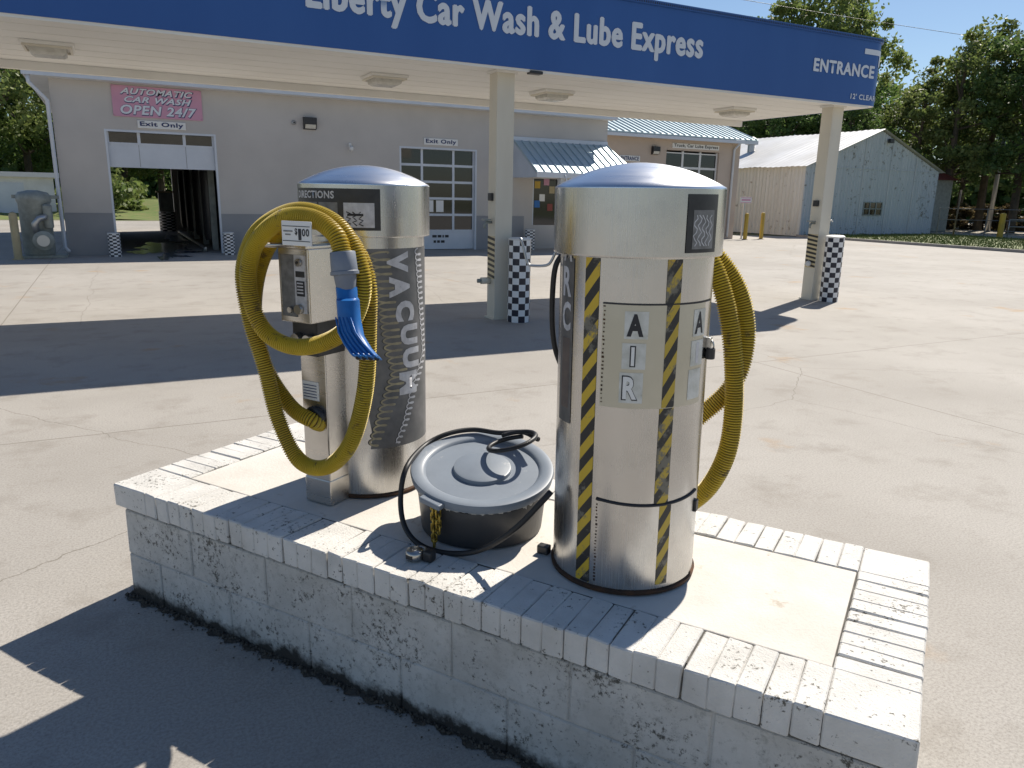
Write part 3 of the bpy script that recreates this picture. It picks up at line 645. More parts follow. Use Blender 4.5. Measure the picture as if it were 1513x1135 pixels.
# ------------------------------------------------------------------ canopy over the lane
CX0, CX1, CY0, CY1, CZ, CT = -14, 11.5, 8.94, 12.15, 3.2, 4.22; CR = .3
cn = empty('canopy', (CX1 - 6, (CY0 + CY1) / 2, 0), 0, 'long cream canopy with blue lettered fascia above the drive lane', 'canopy')
off = -Vector(cn.location)
def cpath(s, out=0):
    """point on the fascia outline, s = distance along the front from x = 0, turning the rounded end corner"""
    L = CX1 - CR
    if s <= L: return (s, CY0 - out)
    a = min((s - L) / CR, math.pi / 2); r = CR + out
    if (s - L) / CR <= math.pi / 2: return (CX1 - CR + r * math.sin(a), CY0 + CR - r * math.cos(a))
    return (CX1 + out, CY0 + CR + (s - L - CR * math.pi / 2))
ss = [CX0] + list(np.linspace(CX1 - CR, CX1 - CR + CR * math.pi / 2, 12)) + [CX1 - CR + CR * math.pi / 2 + (CY1 - CY0 - CR)]
V = []; F = []
for s in ss:
    for out, z in ((0, CZ), (0, CZ + .96), (.03, CZ + .965), (.035, CT), (-.12, CT + .002)):
        x, y = cpath(s, out); V.append(Vector((x, y, z)) + off)
for i in range(len(ss) - 1):
    for q in range(4): b = i * 5 + q; F.append((b, b + 5, b + 6, b + 1))
fa = mesh('fascia', V, F, MT['fascia'], cn)
# perforated-looking drip cap along the top edge: a row of small dark slots
bm = bmesh.new()
for k in range(150):
    s = 6.2 + k * .0365; x, y = cpath(s, .036); x2, y2 = cpath(s + .014, .036)
    vs = [bm.verts.new(Vector((x, y - .001, CT - .045)) + off), bm.verts.new(Vector((x2, y2 - .001, CT - .045)) + off), bm.verts.new(Vector((x2, y2 - .001, CT - .018)) + off), bm.verts.new(Vector((x, y - .001, CT - .018)) + off)]; bm.faces.new(vs)
o = from_bm('drip_slots', bm, MT['ink'], cn); o['kind'] = 'stuff'
bm = bmesh.new()
outline = [cpath(s) for s in ss]
vs = [bm.verts.new(Vector((x, y, CZ + .004)) + off) for x, y in outline] + [bm.verts.new(Vector((CX0, CY1, CZ + .004)) + off)]
bm.faces.new(vs[::-1]); vt = [bm.verts.new(v.co + Vector((0, 0, CT - CZ - .05))) for v in vs]; bm.faces.new(vt)
from_bm('soffit', bm, MT['soffit'], cn)
box('rear_fascia', CX0 + off.x, CX1 + off.x, CY1 + off.y, CY1 + .05 + off.y, CZ - .10, CT, MT['cream'], cn)
box('rear_lip', CX0 + off.x, CX1 - .02 + off.x, CY1 - .045 + off.y, CY1 - .001 + off.y, CZ - .10, CZ + .002, MT['soffit'], cn)
box('front_trim', CX0 + off.x, CX1 - .3 + off.x, CY0 + .01 + off.y, CY0 + .07 + off.y, CZ - .03, CZ + .002, MT['soffit'], cn)
for k in range(6): box('soffit_seam', CX0 + off.x, CX1 - .05 + off.x, CY0 + .5 + k * .45 + off.y, CY0 + .504 + k * .45 + off.y, CZ + .001, CZ + .0035, MT['soffit'], cn)
def fas_text(body, s0, z0, wd, ht, fat):
    """heavy sign letters: the outline thickened by overlaying shifted copies, each a hair further out"""
    bm = bmesh.new()
    for k, (dx, dz) in enumerate(((0, 0), (fat, 0), (-fat, 0), (0, fat * .7), (0, -fat * .7))):
        me = split_long(fit_text(body, wd - 2 * fat, ht - 1.4 * fat, .012), .12)
        for v in me.vertices: v.co = Vector((*cpath(s0 + fat + dx + v.co.x, .006 + .0007 * k), z0 + fat * .7 + dz + v.co.y)) + off
        bm.from_mesh(me); bpy.data.meshes.remove(me)
    return from_bm('lettering', bm, MT['letter'], fa)
# descenders of the line drop below the baseline: the bounds run from descender to cap top
fas_text('Liberty Car Wash & Lube Express', 2.08, 3.475, 5.54, .455, .014)
fas_text('ENTRANCE', 9.82, 3.61, 1.39, .195, .009)
fas_text("12' CLEARANCE", 10.72, 3.275, .98, .085, .003)
def fas_quad(s0, s1, z0, z1):
    V = []; F = []
    for i in range(13):
        s = s0 + (s1 - s0) * i / 12
        for z in (z0, z1): V.append(Vector((*cpath(s, .007), z)) + off)
        if i: b = 2 * (i - 1); F.append((b, b + 2, b + 3, b + 1))
    mesh('arrow_mark', V, F, MT['letter'], fa)
fas_quad(10.93, 11.42, 3.965, 4.045); fas_quad(11.30, 11.40, 3.80, 3.965)
def canopy_light(x):
    t = empty('canopy_light', (x, 10.6, CZ), 0, 'unlit square lamp box set in the cream canopy ceiling', 'light fixture', 'lamps under the canopy')
    boxes('housing', [(-.26, .26, -.26, .26, -.035, .003)], MT['soffit'], t, .008)
    bm = bmesh.new(); lathe_bm(bm, [(.27, -.036), (.255, -.10), (.20, -.125), (.02, -.13)], 4, cap1=True)
    bmesh.ops.rotate(bm, verts=bm.verts, matrix=Matrix.Rotation(R(45), 3, 'Z')); from_bm('lens', bm, MT['lens'], t)
    boxes('rim', [(-.24, .24, -.24, -.215, -.06, -.03), (-.24, .24, .215, .24, -.06, -.03), (-.24, -.215, -.215, .215, -.06, -.03), (.215, .24, -.215, .215, -.06, -.03)], MT['cream'], t)
for x in (-.45, 3.5, 6.15, 9.85): canopy_light(x)
sp_ = empty('floodlight', (4.95, 8.98, CZ), 0, 'small black lamp clipped under the blue fascia near the middle column', 'light fixture')
box('lamp_head', -.09, .09, -.06, .05, -.05, -.012, MT['dark'], sp_, .008); box('bracket', -.03, .03, -.02, .02, -.013, .0, MT['dark'], sp_)

# columns with their checkered guards
def uv_cyl(name, r, z0, z1, m, parent, n_=32):
    V = []; F = []; UV = []
    for i in range(n_ + 1):
        a = 2 * math.pi * i / n_
        for z in (z0, z1): V.append((r * math.cos(a), r * math.sin(a), z))
    for i in range(n_): F.append((2 * i, 2 * i + 2, 2 * i + 3, 2 * i + 1))
    o = mesh(name, V, F, m, parent, True); ul = o.data.uv_layers.new(name='UVMap')
    for p in o.data.polygons:
        i = p.index
        for li, (u, v) in zip(p.loop_indices, ((i, 0), (i + 1, 0), (i + 1, 1), (i, 1))): ul.data[li].uv = (u / n_, v)
    return o
def check_bollard(x, y, h, r, label, tilt_=(0, 0), group=None):
    t = empty('checkered_bollard', (x, y, 0), R(20), label, 'bollard', group); t.rotation_euler = (tilt_[0], tilt_[1], R(random.uniform(0, 30)))
    uv_cyl('wrap', r, 0, h, MT['check'], t)
    lathe('cap', [(r * .98, h - .02), (r + .004, h - .01), (r + .004, h + .004), (r * .9, h + .014), (.01, h + .018)], MT['white'], t, 32)
    lathe('post', [(r - .006, .0), (r - .006, h - .02)], MT['dark'], t, 24)
def column(x, label, extra):
    t = empty('canopy_column', (x, 9.3, 0), 0, label, 'column', 'columns carrying the canopy')
    box('post', -.125, .125, -.115, .115, 0, CZ + .003, MT['cream'], t, .006)
    box('cap_plate', -.15, .15, -.14, .14, CZ - .03, CZ + .001, MT['soffit'], t); box('base_plate', -.15, .15, -.14, .14, .0, .02, MT['cream'], t)
    V = [(-.1265, .11, .55), (-.1265, -.11, .55), (-.1265, -.11, 1.12), (-.1265, .11, 1.12)]; o = mesh('hazard_tape', V, [(0, 1, 2, 3)], MT['haz2'], t)
    ul = o.data.uv_layers.new(name='UVMap')
    for li, q in zip(o.data.polygons[0].loop_indices, ((0, 0), (.4, 0), (.4, 1), (0, 1))): ul.data[li].uv = q
    box('junction_box', -.165, -.125, -.05, .05, 1.58, 1.68, MT['dark'], t, .006)
    tb = tube('tap', [(-.125, 0, 1.30), (-.20, 0, 1.30), (-.225, 0, 1.27), (-.225, 0, 1.22)], .018, MT['machine'], t)
    box('tap_handle', -.25, -.16, -.06, .06, 1.325, 1.345, MT['machine'], t, .005)
    if extra:
        tube('pipe_stub', [(-.12, .03, .52), (-.26, .03, .52)], .045, MT['cream'], t, 16); tube('pipe_end', [(-.26, .03, .52), (-.31, .03, .52)], .028, MT['machine'], t, 16)
    else:
        lathe('float_ball', [(.004, -.05), (.04, -.03), (.05, 0), (.04, .03), (.004, .05)], MT['white'], t, 16, -.17, 0, (0, 0, .62))
        tube('camera_arm', [(.125, -.05, 1.32), (.19, -.08, 1.36), (.21, -.09, 1.33)], .012, MT['white'], t)
    return t
column(4.65, 'cream canopy column with a pipe stub, between the two steel vacuums', True)
column(10.78, 'cream canopy column beneath the ENTRANCE lettering', False)
check_bollard(4.78, 8.96, 1.10, .15, 'tall black and white checkered guard before the column with the pipe stub')
check_bollard(10.84, 8.98, 1.10, .15, 'tall checkered guard before the column under ENTRANCE', (0, R(-3)))
check_bollard(.02, 21.2, .56, .14, 'short checkered bollard left of the open wash bay', group='bay door bollards')
check_bollard(2.68, 21.2, .56, .14, 'short checkered bollard right of the open wash bay', group='bay door bollards')
check_bollard(11.75, 21.35, .62, .16, 'checkered bollard beside the porch doorway, under the blue roof')
check_bollard(12.72, 20.7, .6, .14, 'checkered bollard by the porch post with the notice')
check_bollard(2.0, 33.75, .75, .3, 'wide checkered drum at the far mouth of the wash bay')
fp = empty('bay_pillar', (2.0, 33.75, .77), 0, 'grey square block standing on the checkered drum at the far bay mouth', 'pillar'); box('block', -.26, .26, -.2, .2, 0, .72, MT['machine'], fp, .01); box('top_plate', -.33, .3, -.24, .24, .72, .78, MT['beige'], fp)

# ------------------------------------------------------------------ wash building
WY = 21.7
wb = empty('wash_building', (6.9, 25, 0), 0, 'long grey beige wash building with two bay doors and blue grey base band', 'building')
o6 = -Vector(wb.location)
def wbx(nm, x0, x1, y0, y1, z0, z1, m, par=None, bev=0):
    return box(nm, x0 + o6.x, x1 + o6.x, y0 + o6.y, y1 + o6.y, z0, z1, m, par or wb, bev)
XL, XR, TOP, D = -1.0, 14.75, 4.1, 12.5
bm = bmesh.new()
T_ = .3
for x0, x1, z0, z1 in ((XL, .05, 0, TOP), (2.6, 7.57, 0, TOP), (10.03, 12.0, 0, TOP), (13.0, 13.25, 0, 2.35), (13.9, XR, 0, 2.35), (12.0, XR, 2.35, TOP), (12.0, 13.0, 0, .75), (.05, 2.6, 3.03, TOP), (7.57, 10.03, 2.98, TOP)):
    bbox(bm, x0 + o6.x, x1 + o6.x, WY + o6.y, WY + T_ + o6.y, z0, z1)
fw_ = from_bm('front_wall', bm, MT['wall'], wb)
wbx('side_wall', XL, XL + .3, WY + T_, WY + D, 0, TOP, MT['wall']); wbx('side_wall', XR - .3, XR, WY + T_, WY + D, 0, TOP, MT['wall'])
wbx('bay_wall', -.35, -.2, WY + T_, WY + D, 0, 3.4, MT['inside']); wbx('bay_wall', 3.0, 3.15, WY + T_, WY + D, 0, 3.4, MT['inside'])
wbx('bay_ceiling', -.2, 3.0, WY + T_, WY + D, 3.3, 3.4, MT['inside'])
boxes('rear_wall', [(XL + .3 + o6.x, .1 + o6.x, WY + D - .3 + o6.y, WY + D + o6.y, 0, TOP), (2.3 + o6.x, XR - .3 + o6.x, WY + D - .3 + o6.y, WY + D + o6.y, 0, TOP), (.1 + o6.x, 2.3 + o6.x, WY + D - .3 + o6.y, WY + D + o6.y, 2.7, TOP)], MT['wall'], wb)
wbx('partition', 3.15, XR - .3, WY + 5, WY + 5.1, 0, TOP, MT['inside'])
for x0, x1 in ((XL, .045), (2.605, 7.565), (10.035, 11.7)): wbx('base_band', x0 - .004, x1, WY - .012, WY - .001, 0, 1.0, MT['band'])
for x0, x1 in ((XL, .045), (2.605, 7.565), (10.035, 11.7)): wbx('band_ledge', x0 - .004, x1, WY - .02, WY - .001, 1.0, 1.03, MT['band'])
# eave: fascia board, gutter and roof
wbx('eave_fascia', XL - .5, XR + .1, WY - .42, WY - .38, 4.10, 4.36, MT['trim']); wbx('eave_soffit', XL - .48, XR + .1, WY - .38, WY - .002, 4.10, 4.14, MT['white'])
wbx('side_soffit', XL - .48, XL - .002, WY, WY + D, 4.10, 4.14, MT['white']); wbx('side_fascia', XL - .5, XL - .47, WY - .38, WY + D, 4.141, 4.34, MT['trim'])
V = [Vector(p) + o6 for p in ((XL - .52, WY - .45, 4.37), (XR + .12, WY - .45, 4.37), (XR + .12, WY + 6.2, 6.0), (XL - .52, WY + 6.2, 6.0), (XR + .12, WY + D + .4, 4.37), (XL - .52, WY + D + .4, 4.37))]
V += [v - Vector((0, 0, .05)) for v in V]
mesh('roof', V, [(0, 1, 2, 3), (3, 2, 4, 5), (6, 9, 8, 7), (9, 11, 10, 8), (0, 6, 7, 1), (0, 3, 9, 6), (3, 5, 11, 9), (1, 7, 8, 2), (2, 8, 10, 4), (4, 10, 11, 5)], MT['roof'], wb)
V = [Vector(p) + o6 for p in ((XL + .01, WY + .1, 4.1), (XL + .01, WY + D, 4.1), (XL + .01, WY + 6.2, 5.8))]; mesh('gable', V, [(0, 2, 1)], MT['wall'], wb)
V = [v + Vector((XR - XL - .02, 0, 0)) for v in V]; mesh('gable', V, [(0, 1, 2)], MT['wall'], wb)
# downpipe at the corner
tube('downpipe', [Vector(p) + o6 for p in ((XL - .38, WY - .34, 4.1), (XL - .38, WY - .34, 3.95), (XL - .06, WY - .07, 3.6), (XL - .06, WY - .07, .5), (XL - .06, WY - .07, .2), (XL + .02, WY - .25, .12))], .045, MT['trim'], wb, 12)
# open bay door rolled up: window section and panel
def bay_door(x0, x1, zt, zb, rows, ncol, solid_h, par):
    d = wbx('bay_door', x0 + .03, x1 - .03, WY + .12, WY + .16, zb, zb + solid_h, MT['trim'], par)
    fr = []; W_ = (x1 - x0 - .06); xs = [x0 + .03, x0 + .03 + W_ * .29, x0 + .03 + W_ * .71, x1 - .03]
    z0 = zb + solid_h; rh = (zt - z0) / rows
    for x in xs[1:-1]: fr.append((x - .035 + o6.x, x + .035 + o6.x, WY + .105 + o6.y, WY + .165 + o6.y, z0, zt))
    for x, s in ((xs[0], 1), (xs[-1], -1)): fr.append((min(x, x + s * .06) + o6.x, max(x, x + s * .06) + o6.x, WY + .104 + o6.y, WY + .166 + o6.y, z0, zt))
    for k in range(rows + 1): fr.append((xs[0] + .001 + o6.x, xs[-1] - .001 + o6.x, WY + .108 + o6.y, WY + .162 + o6.y, z0 + rh * k - .035 * (k > 0), z0 + rh * k + .035 * (k < rows)))
    boxes('door_frame', fr, MT['trim'], d)
    for r_ in range(rows):
        for c in range(3): wbx('pane', xs[c] + .02, xs[c + 1] - .02, WY + .13, WY + .142, z0 + rh * r_ + .02, z0 + rh * (r_ + 1) - .02, MT['glass'], d)
    return d
d = bay_door(.05, 2.6, 3.02, 2.14, 1, 3, .56, wb)
for x in (.78, 1.86): wbx('panel_seam', x, x + .012, WY + .116, WY + .119, 2.16, 2.69, MT['band'], d)
d = bay_door(7.57, 10.03, 2.96, .02, 5, 3, .55, wb)
for z, ws in ((.37, (.14, .12, .05, .12)), (.21, (.08, .09, .12))):
    x = 8.62 if z > .3 else 8.66
    for q in ws: wbx('print_mark', x, x + q, WY + .1165, WY + .119, z, z + .075, MT['ink'], d); x += q + .035
for x in (8.42, 8.75): wbx('notice', x, x + .24, WY + .124, WY + .128, 1.13, 1.47, MT['paper'], d)
for x0, x1, zt in ((.05, 2.6, 3.03), (7.57, 10.03, 2.98)):
    for x in (x0, x1 - .05): wbx('door_jamb', x, x + .05, WY - .006, WY + .1, 0, zt - .001, MT['trim'])
    wbx('door_head', x0 + .05, x1 - .05, WY - .006, WY + .1, zt - .05, zt - .001, MT['trim'])
# wash gear inside the bay
gear = empty('wash_gantry', (2.55, 27, 0), 0, 'dark wash machinery standing along the wall inside the open bay', 'machine')
for y in (-4, -1.6, 1.2, 3.8): box('upright', -.08, .08, y - .06, y + .06, 0, 2.6, MT['machine'], gear, .01); lathe('brush_core', [(.18, .25), (.22, .4), (.22, 2.1), (.18, 2.3)], MT['dark'], gear, 20, -.02, y + .45)
box('rail', -.05, .05, -4.5, 4.4, 2.6, 2.7, MT['machine'], gear); box('guide_rail', -.36, -.30, -4.6, 4.6, .06, .12, MT['galv'], gear)
for y in (-4.4, 0, 4.2): box('rail_foot', -.37, -.29, y, y + .06, 0, .06, MT['machine'], gear)
# water on the bay floor running out to the lot
def puddle(cx, cy, rx, ry, seedv, z=.004):
    rr = random.Random(seedv); ph = [rr.uniform(0, 6) for _ in range(5)]
    pts = []
    for k in range(72):
        a = 2 * math.pi * k / 72; r_ = 1 + .22 * math.sin(2 * a + ph[0]) + .16 * math.sin(5 * a + ph[1]) + .12 * math.sin(9 * a + ph[2]) + .06 * math.sin(17 * a + ph[3]); pts.append((cx + rx * r_ * math.cos(a), cy + ry * r_ * math.sin(a)))
    o = sheet('puddle', pts, z, MT['water'])
for k, (cx, cy, rx, ry) in enumerate(((1.3, 24.4, .75, 1.7), (.75, 22.6, .35, .8), (1.75, 22.3, .5, .35), (1.25, 21.3, .14, .9), (1.05, 20.4, .1, .7), (1.5, 20.9, .22, .25), (1.9, 28.6, .4, 1.6))): puddle(cx, cy, rx, ry, k, .004 + .0012 * k)
# signs and fittings on the wall
def wsign(name, x0, x1, z0, z1, m, lines, ink, label, y=WY, border=None, th=.03, cat='sign'):
    t = empty(name, ((x0 + x1) / 2, y, z0), 0, label, cat)
    box('board', -(x1 - x0) / 2, (x1 - x0) / 2, -th, -.002, 0, z1 - z0, m, t, .004)
    for body, u0, u1, v0, v1, bold, sh in lines:
        W_ = x1 - x0; H_ = z1 - z0
        if border: lettering('lettering', fit_text(body, W_ * (u1 - u0) + .03, H_ * (v1 - v0) + .03, bold + .02, sh), lambda u, v: (-W_ / 2 + W_ * u0 + u - .005, -th - .003, H_ * v0 + v - .022), border, t)
        lettering('lettering', fit_text(body, W_ * (u1 - u0), H_ * (v1 - v0), bold, sh), lambda u, v: (-W_ / 2 + W_ * u0 + u, -th - .006, H_ * v0 + v), ink, t)
    return t
t = wsign('banner', .29, 2.32, 3.34, 4.06, MT['pink'], [('AUTOMATIC', .09, .90, .73, .93, .03, .35), ('CAR WASH', .13, .88, .47, .67, .03, .35), ('OPEN 24/7', .08, .93, .08, .39, .03, .2)], MT['letter'], 'pink banner reading AUTOMATIC CAR WASH OPEN 24/7 above the open bay', border=MT['navy'])
for x in (-.99, .99):
    for z in (.03, .69): lathe('grommet', [(.012, 0), (.02, .004)], MT['galv'], t, 10, 0, 0, (x, -.034, z))
wsign('exit_sign', .8, 1.9, 3.09, 3.27, MT['paper'], [('Exit Only', .05, .95, .1, .88, .03, 0)], MT['navy'], 'white Exit Only sign over the open wash bay, under the pink banner')
wsign('exit_sign', 8.32, 9.39, 3.05, 3.24, MT['paper'], [('Exit Only', .05, .95, .1, .88, .03, 0)], MT['navy'], 'white Exit Only sign over the closed glazed bay door')
def wall_lamp(x, y, z, label, sc=1):
    t = empty('wall_lamp', (x, y, z), 0, label, 'light fixture'); bm = bmesh.new()
    V = [(-.17, 0, 0), (.17, 0, 0), (.17, 0, .32), (-.17, 0, .32), (-.17, -.1, .02), (.17, -.1, .02), (.17, -.16, .14), (-.17, -.16, .14), (.17, -.16, .31), (-.17, -.16, .31)]
    mesh('housing', V, [(0, 3, 2, 1), (0, 1, 5, 4), (4, 5, 6, 7), (7, 6, 8, 9), (9, 8, 2, 3), (0, 4, 7, 9, 3), (1, 2, 8, 6, 5)], MT['dark'], t)
    mesh('lens', [(-.14, -.106, .025), (.14, -.106, .025), (.14, -.158, .128), (-.14, -.158, .128)], [(0, 1, 2, 3)], MT['lens'], t).location = (0, -.004, -.002)
wall_lamp(5.02, WY, 3.28, 'black wall lamp on the wash building between the two bay doors')
dt = empty('wall_sensor', (4.6, WY, 3.44), 0, 'small round sensor on the wall beside the black lamp', 'sensor')
bm = bmesh.new(); lathe_bm(bm, [(.06, 0), (.06, .04), (.03, .07)], 16); bmesh.ops.rotate(bm, verts=bm.verts, matrix=Matrix.Rotation(R(90), 3, 'X')); from_bm('cover', bm, MT['galv'], dt)
bm = bmesh.new(); lathe_bm(bm, [(.025, .0705), (.01, .08)], 12); bmesh.ops.rotate(bm, verts=bm.verts, matrix=Matrix.Rotation(R(90), 3, 'X')); from_bm('eye', bm, MT['dark'], dt)
sc_ = empty('security_camera', (6.12, WY, 2.85), 0, 'small white security camera on the wash building wall', 'camera')
box('mount', -.04, .04, -.03, 0, .02, .14, MT['white'], sc_, .006); tube('arm', [(0, -.03, .08), (0, -.12, .05)], .018, MT['white'], sc_)
lathe('dome', [(.01, -.09), (.05, -.06), (.06, -.01), (.05, .03), (.01, .05)], MT['white'], sc_, 16, 0, -.15)

# porch with ribbed blue roof
pr_ = empty('entrance_porch', (13, 20.9, 0), 0, 'small entrance porch with ribbed blue metal roof on the wash building', 'porch')
o7 = -Vector(pr_.location)
def px_(p): return Vector(p) + o7
ex0, ex1, eY, eZ, tZ = 11.25, 15.0, 20.15, 2.36, 3.33
V = [px_(p) for p in ((ex0, eY, eZ), (ex1, eY, eZ), (ex1 - .25, WY - .005, tZ), (ex0, WY - .005, tZ))]; V += [v - Vector((0, 0, .04)) for v in V]
rf = mesh('roof', V, [(0, 1, 2, 3), (7, 6, 5, 4), (0, 4, 5, 1), (1, 5, 6, 2), (3, 7, 4, 0)], MT['roof'], pr_)
nr = 13
for k in range(nr + 1):
    x = ex0 + .02 + (ex1 - ex0 - .29) * k / nr; dx = .25 * (k / nr) * 0
    a = px_((x, eY - .005, eZ + .012)); b = px_((x, WY - .02, tZ + .012)); V, F = tube_geo([a, b], .02, 6); mesh('rib', V, F, MT['roof'], rf)
box('ridge_flashing', ex0 + o7.x - .02, ex1 - .25 + o7.x, WY - .05 + o7.y, WY - .003 + o7.y, tZ - .02, tZ + .10, MT['trim'], pr_)
box('eave_board', ex0 + o7.x, ex1 + o7.x, eY - .03 + o7.y, eY - .006 + o7.y, eZ - .16, eZ - .01, MT['trim'], pr_)
mesh('cheek', [px_(p) for p in ((ex0 + .01, eY + .02, eZ - .16), (ex0 + .01, WY - .01, eZ - .16), (ex0 + .01, WY - .01, tZ - .05), (ex0 + .01, eY + .02, eZ - .045))], [(0, 1, 2, 3)], MT['trim'], pr_)
box('ceiling', ex0 + .03 + o7.x, ex1 - .3 + o7.x, eY + .02 + o7.y, WY - .01 + o7.y, eZ - .165, eZ - .12, MT['soffit'], pr_)
for x in (12.25, 14.6): box('post', x - .07 + o7.x, x + .07 + o7.x, 20.3 + o7.y, 20.44 + o7.y, 0, eZ - .166, MT['trim'], pr_, .006)
tube('gutter_spout', [px_(p) for p in ((12.2, eY - .05, eZ - .08), (12.3, eY - .02, eZ - .25), (12.25, 20.28, eZ - .4))], .03, MT['trim'], pr_)
wsign('notice_sign', 12.16, 12.34, 1.28, 1.62, MT['paper'], [], MT['red'], 'small pale notice with faded red print on the porch post', y=20.3)
nsg = bpy.data.objects['notice_sign']
for z, h_ in ((.20, .035), (.14, .02), (.08, .03)): box('print_mark', -.07, .07, -.033, -.0305, z, z + h_, MT['red'], nsg)
# shop window and door under the porch belong to the building
wn = wbx('shop_window', 12.0, 13.0, WY + .1, WY + .12, .75, 2.35, MT['glass'])
boxes('window_frame', [(12.0 + o6.x, 12.06 + o6.x, WY + .04 + o6.y, WY + .14 + o6.y, .75, 2.35), (12.94 + o6.x, 13.0 + o6.x, WY + .04 + o6.y, WY + .14 + o6.y, .75, 2.35), (12.06 + o6.x, 12.94 + o6.x, WY + .041 + o6.y, WY + .139 + o6.y, 2.28, 2.349)], MT['trim'], wn)
for x, z, m_ in ((12.12, 1.9, 'yellow'), (12.45, 2.0, 'pink'), (12.12, 1.3, 'blue'), (12.3, 1.5, 'paper'), (12.66, 1.75, 'beige'), (12.6, 1.2, 'redroof')): wbx('poster', x, x + .2, WY + .09, WY + .097, z, z + .22, MT[m_], wn)
dr = wbx('shop_door', 13.27, 13.88, WY + .1, WY + .13, .05, 2.33, MT['glass'])
boxes('door_frame', [(13.25 + o6.x, 13.32 + o6.x, WY + .05 + o6.y, WY + .15 + o6.y, 0, 2.35), (13.83 + o6.x, 13.9 + o6.x, WY + .05 + o6.y, WY + .15 + o6.y, 0, 2.35), (13.32 + o6.x, 13.83 + o6.x, WY + .051 + o6.y, WY + .149 + o6.y, 0, .25)], MT['trim'], dr)

# blower machine and post at the building's left corner
mc = empty('blower_machine', (-1.55, 21.3, 0), 0, 'grey upright blower tank with motor at the wash building corner', 'machine')
box('skid', -.45, .55, -.35, .3, 0, .06, MT['machine'], mc, .01); lathe('tank', [(.30, .06), (.33, .1), (.33, 1.25), (.36, 1.3), (.36, 1.42), (.3, 1.5), (.1, 1.55)], MT['machine'], mc, 32, -.02, 0)
box('lid_arm', -.45, .5, -.05, .05, 1.36, 1.44, MT['machine'], mc, .01)
mo = lathe('motor', [(.02, 0), (.2, .01), (.22, .05), (.22, .24), (.1, .3)], MT['machine'], mc, 24); mo.rotation_euler = (R(90), 0, 0); mo.location = (.12, -.32, .42)
fl = lathe('motor_fan', [(.01, 0), (.13, .01), (.13, .03)], MT['galv'], mo, 20, loc=(0, 0, .29))
tube('duct', [(.18, -.3, .95), (.18, -.42, .95), (.08, -.48, .92), (-.02, -.46, .8), (0, -.44, .6)], .07, MT['galv'], mc, 14)
lathe('duct_stack', [(.09, .7), (.1, .72), (.1, 1.2), (.06, 1.24)], MT['machine'], mc, 18, .25, -.28)
bl = empty('beige_bollard', (-1.97, 20.75, 0), 0, 'plain beige bollard beside the blower machine', 'bollard'); lathe('post', [(.085, 0), (.085, 1.0), (.06, 1.05), (.01, 1.07)], MT['beige'], bl, 20); box('foot', -.11, .11, -.11, .11, 0, .02, MT['beige'], bl)

# ------------------------------------------------------------------ lube wing
LY = 25.6
lw = empty('lube_building', (20, LY, 0), 0, 'tan lube shop with ribbed pale metal roof behind the porch', 'building'); o8 = -Vector(lw.location)
def lbx(nm, x0, x1, y0, y1, z0, z1, m, par=None): return box(nm, x0 + o8.x, x1 + o8.x, y0 + o8.y, y1 + o8.y, z0, z1, m, par or lw)
boxes('front_wall', [(a + o8.x, b + o8.x, 0, .3, z0, z1) for a, b, z0, z1 in ((14.76, 18.1, 0, 4.1), (18.95, 20.33, 0, 4.1), (23.14, 24.3, 0, 4.1), (18.1, 18.95, 2.95, 4.1), (20.33, 23.14, 3.6, 4.1))], MT['tan'], lw)
lbx('side_wall', 24.0, 24.3, LY + .3, LY + 7, 0, 4.1, MT['tan']); lbx('rear_wall', 14.76, 24.0, LY + 6.7, LY + 7, 0, 4.1, MT['tan'])
V = [Vector(p) + o8 for p in ((14.8, LY - .45, 4.16), (24.85, LY - .45, 4.16), (24.85, LY + 3.2, 5.45), (14.8, LY + 3.2, 5.45), (24.85, LY + 7.4, 4.0), (14.8, LY + 7.4, 4.0))]; V += [v - Vector((0, 0, .05)) for v in V]
rf = mesh('roof', V, [(0, 1, 2, 3), (3, 2, 4, 5), (6, 9, 8, 7), (9, 11, 10, 8), (0, 6, 7, 1), (1, 7, 8, 2), (2, 8, 10, 4), (0, 3, 9, 6), (3, 5, 11, 9)], MT['roof'], lw)
for k in range(34):
    x = 14.85 + k * .3; a = Vector((x, LY - .46, 4.175)) + o8; b = Vector((x, LY + 3.18, 5.465)) + o8; V, F = tube_geo([a, b], .03, 6); mesh('rib', V, F, MT['roof'], rf)
lbx('eave_board', 14.8, 24.85, LY - .46, LY - .44, 3.98, 4.10, MT['trim']); lbx('soffit', 14.8, 24.8, LY - .44, LY - .002, 4.06, 4.10, MT['cream'])
V = [Vector(p) + o8 for p in ((24.29, LY + .1, 4.1), (24.29, LY + 6.9, 4.1), (24.29, LY + 3.2, 5.4))]; mesh('gable', V, [(0, 1, 2)], MT['tan'], lw)
tube('downpipe', [Vector(p) + o8 for p in ((23.9, LY - .4, 4.0), (23.9, LY - .07, 3.75), (23.9, LY - .07, .1))], .05, MT['trim'], lw)
gd = lbx('bay_door', 20.35, 23.12, LY + .12, LY + .15, .02, .5, MT['white'])
fr = []; xs = [20.35, 21.27, 22.2, 23.12]
for x in xs: fr.append((x - .05 + o8.x, x + .05 + o8.x, .10, .17, .5, 3.58))
for k in range(6): fr.append((20.36 + o8.x, 23.11 + o8.x, .105, .165, .5 + k * .605 - .045 * (k > 0), .5 + k * .605 + .045 * (k < 5)))
boxes('door_frame', fr, MT['white'], gd)
for r_ in range(5):
    for c in range(3): lbx('pane', xs[c] + .04, xs[c + 1] - .04, LY + .13, LY + .14, .5 + r_ * .605 + .03, .5 + (r_ + 1) * .605 - .03, MT['glass'], gd)
lbx('door', 18.12, 18.93, LY + .1, LY + .14, 0, 2.94, MT['glass'])
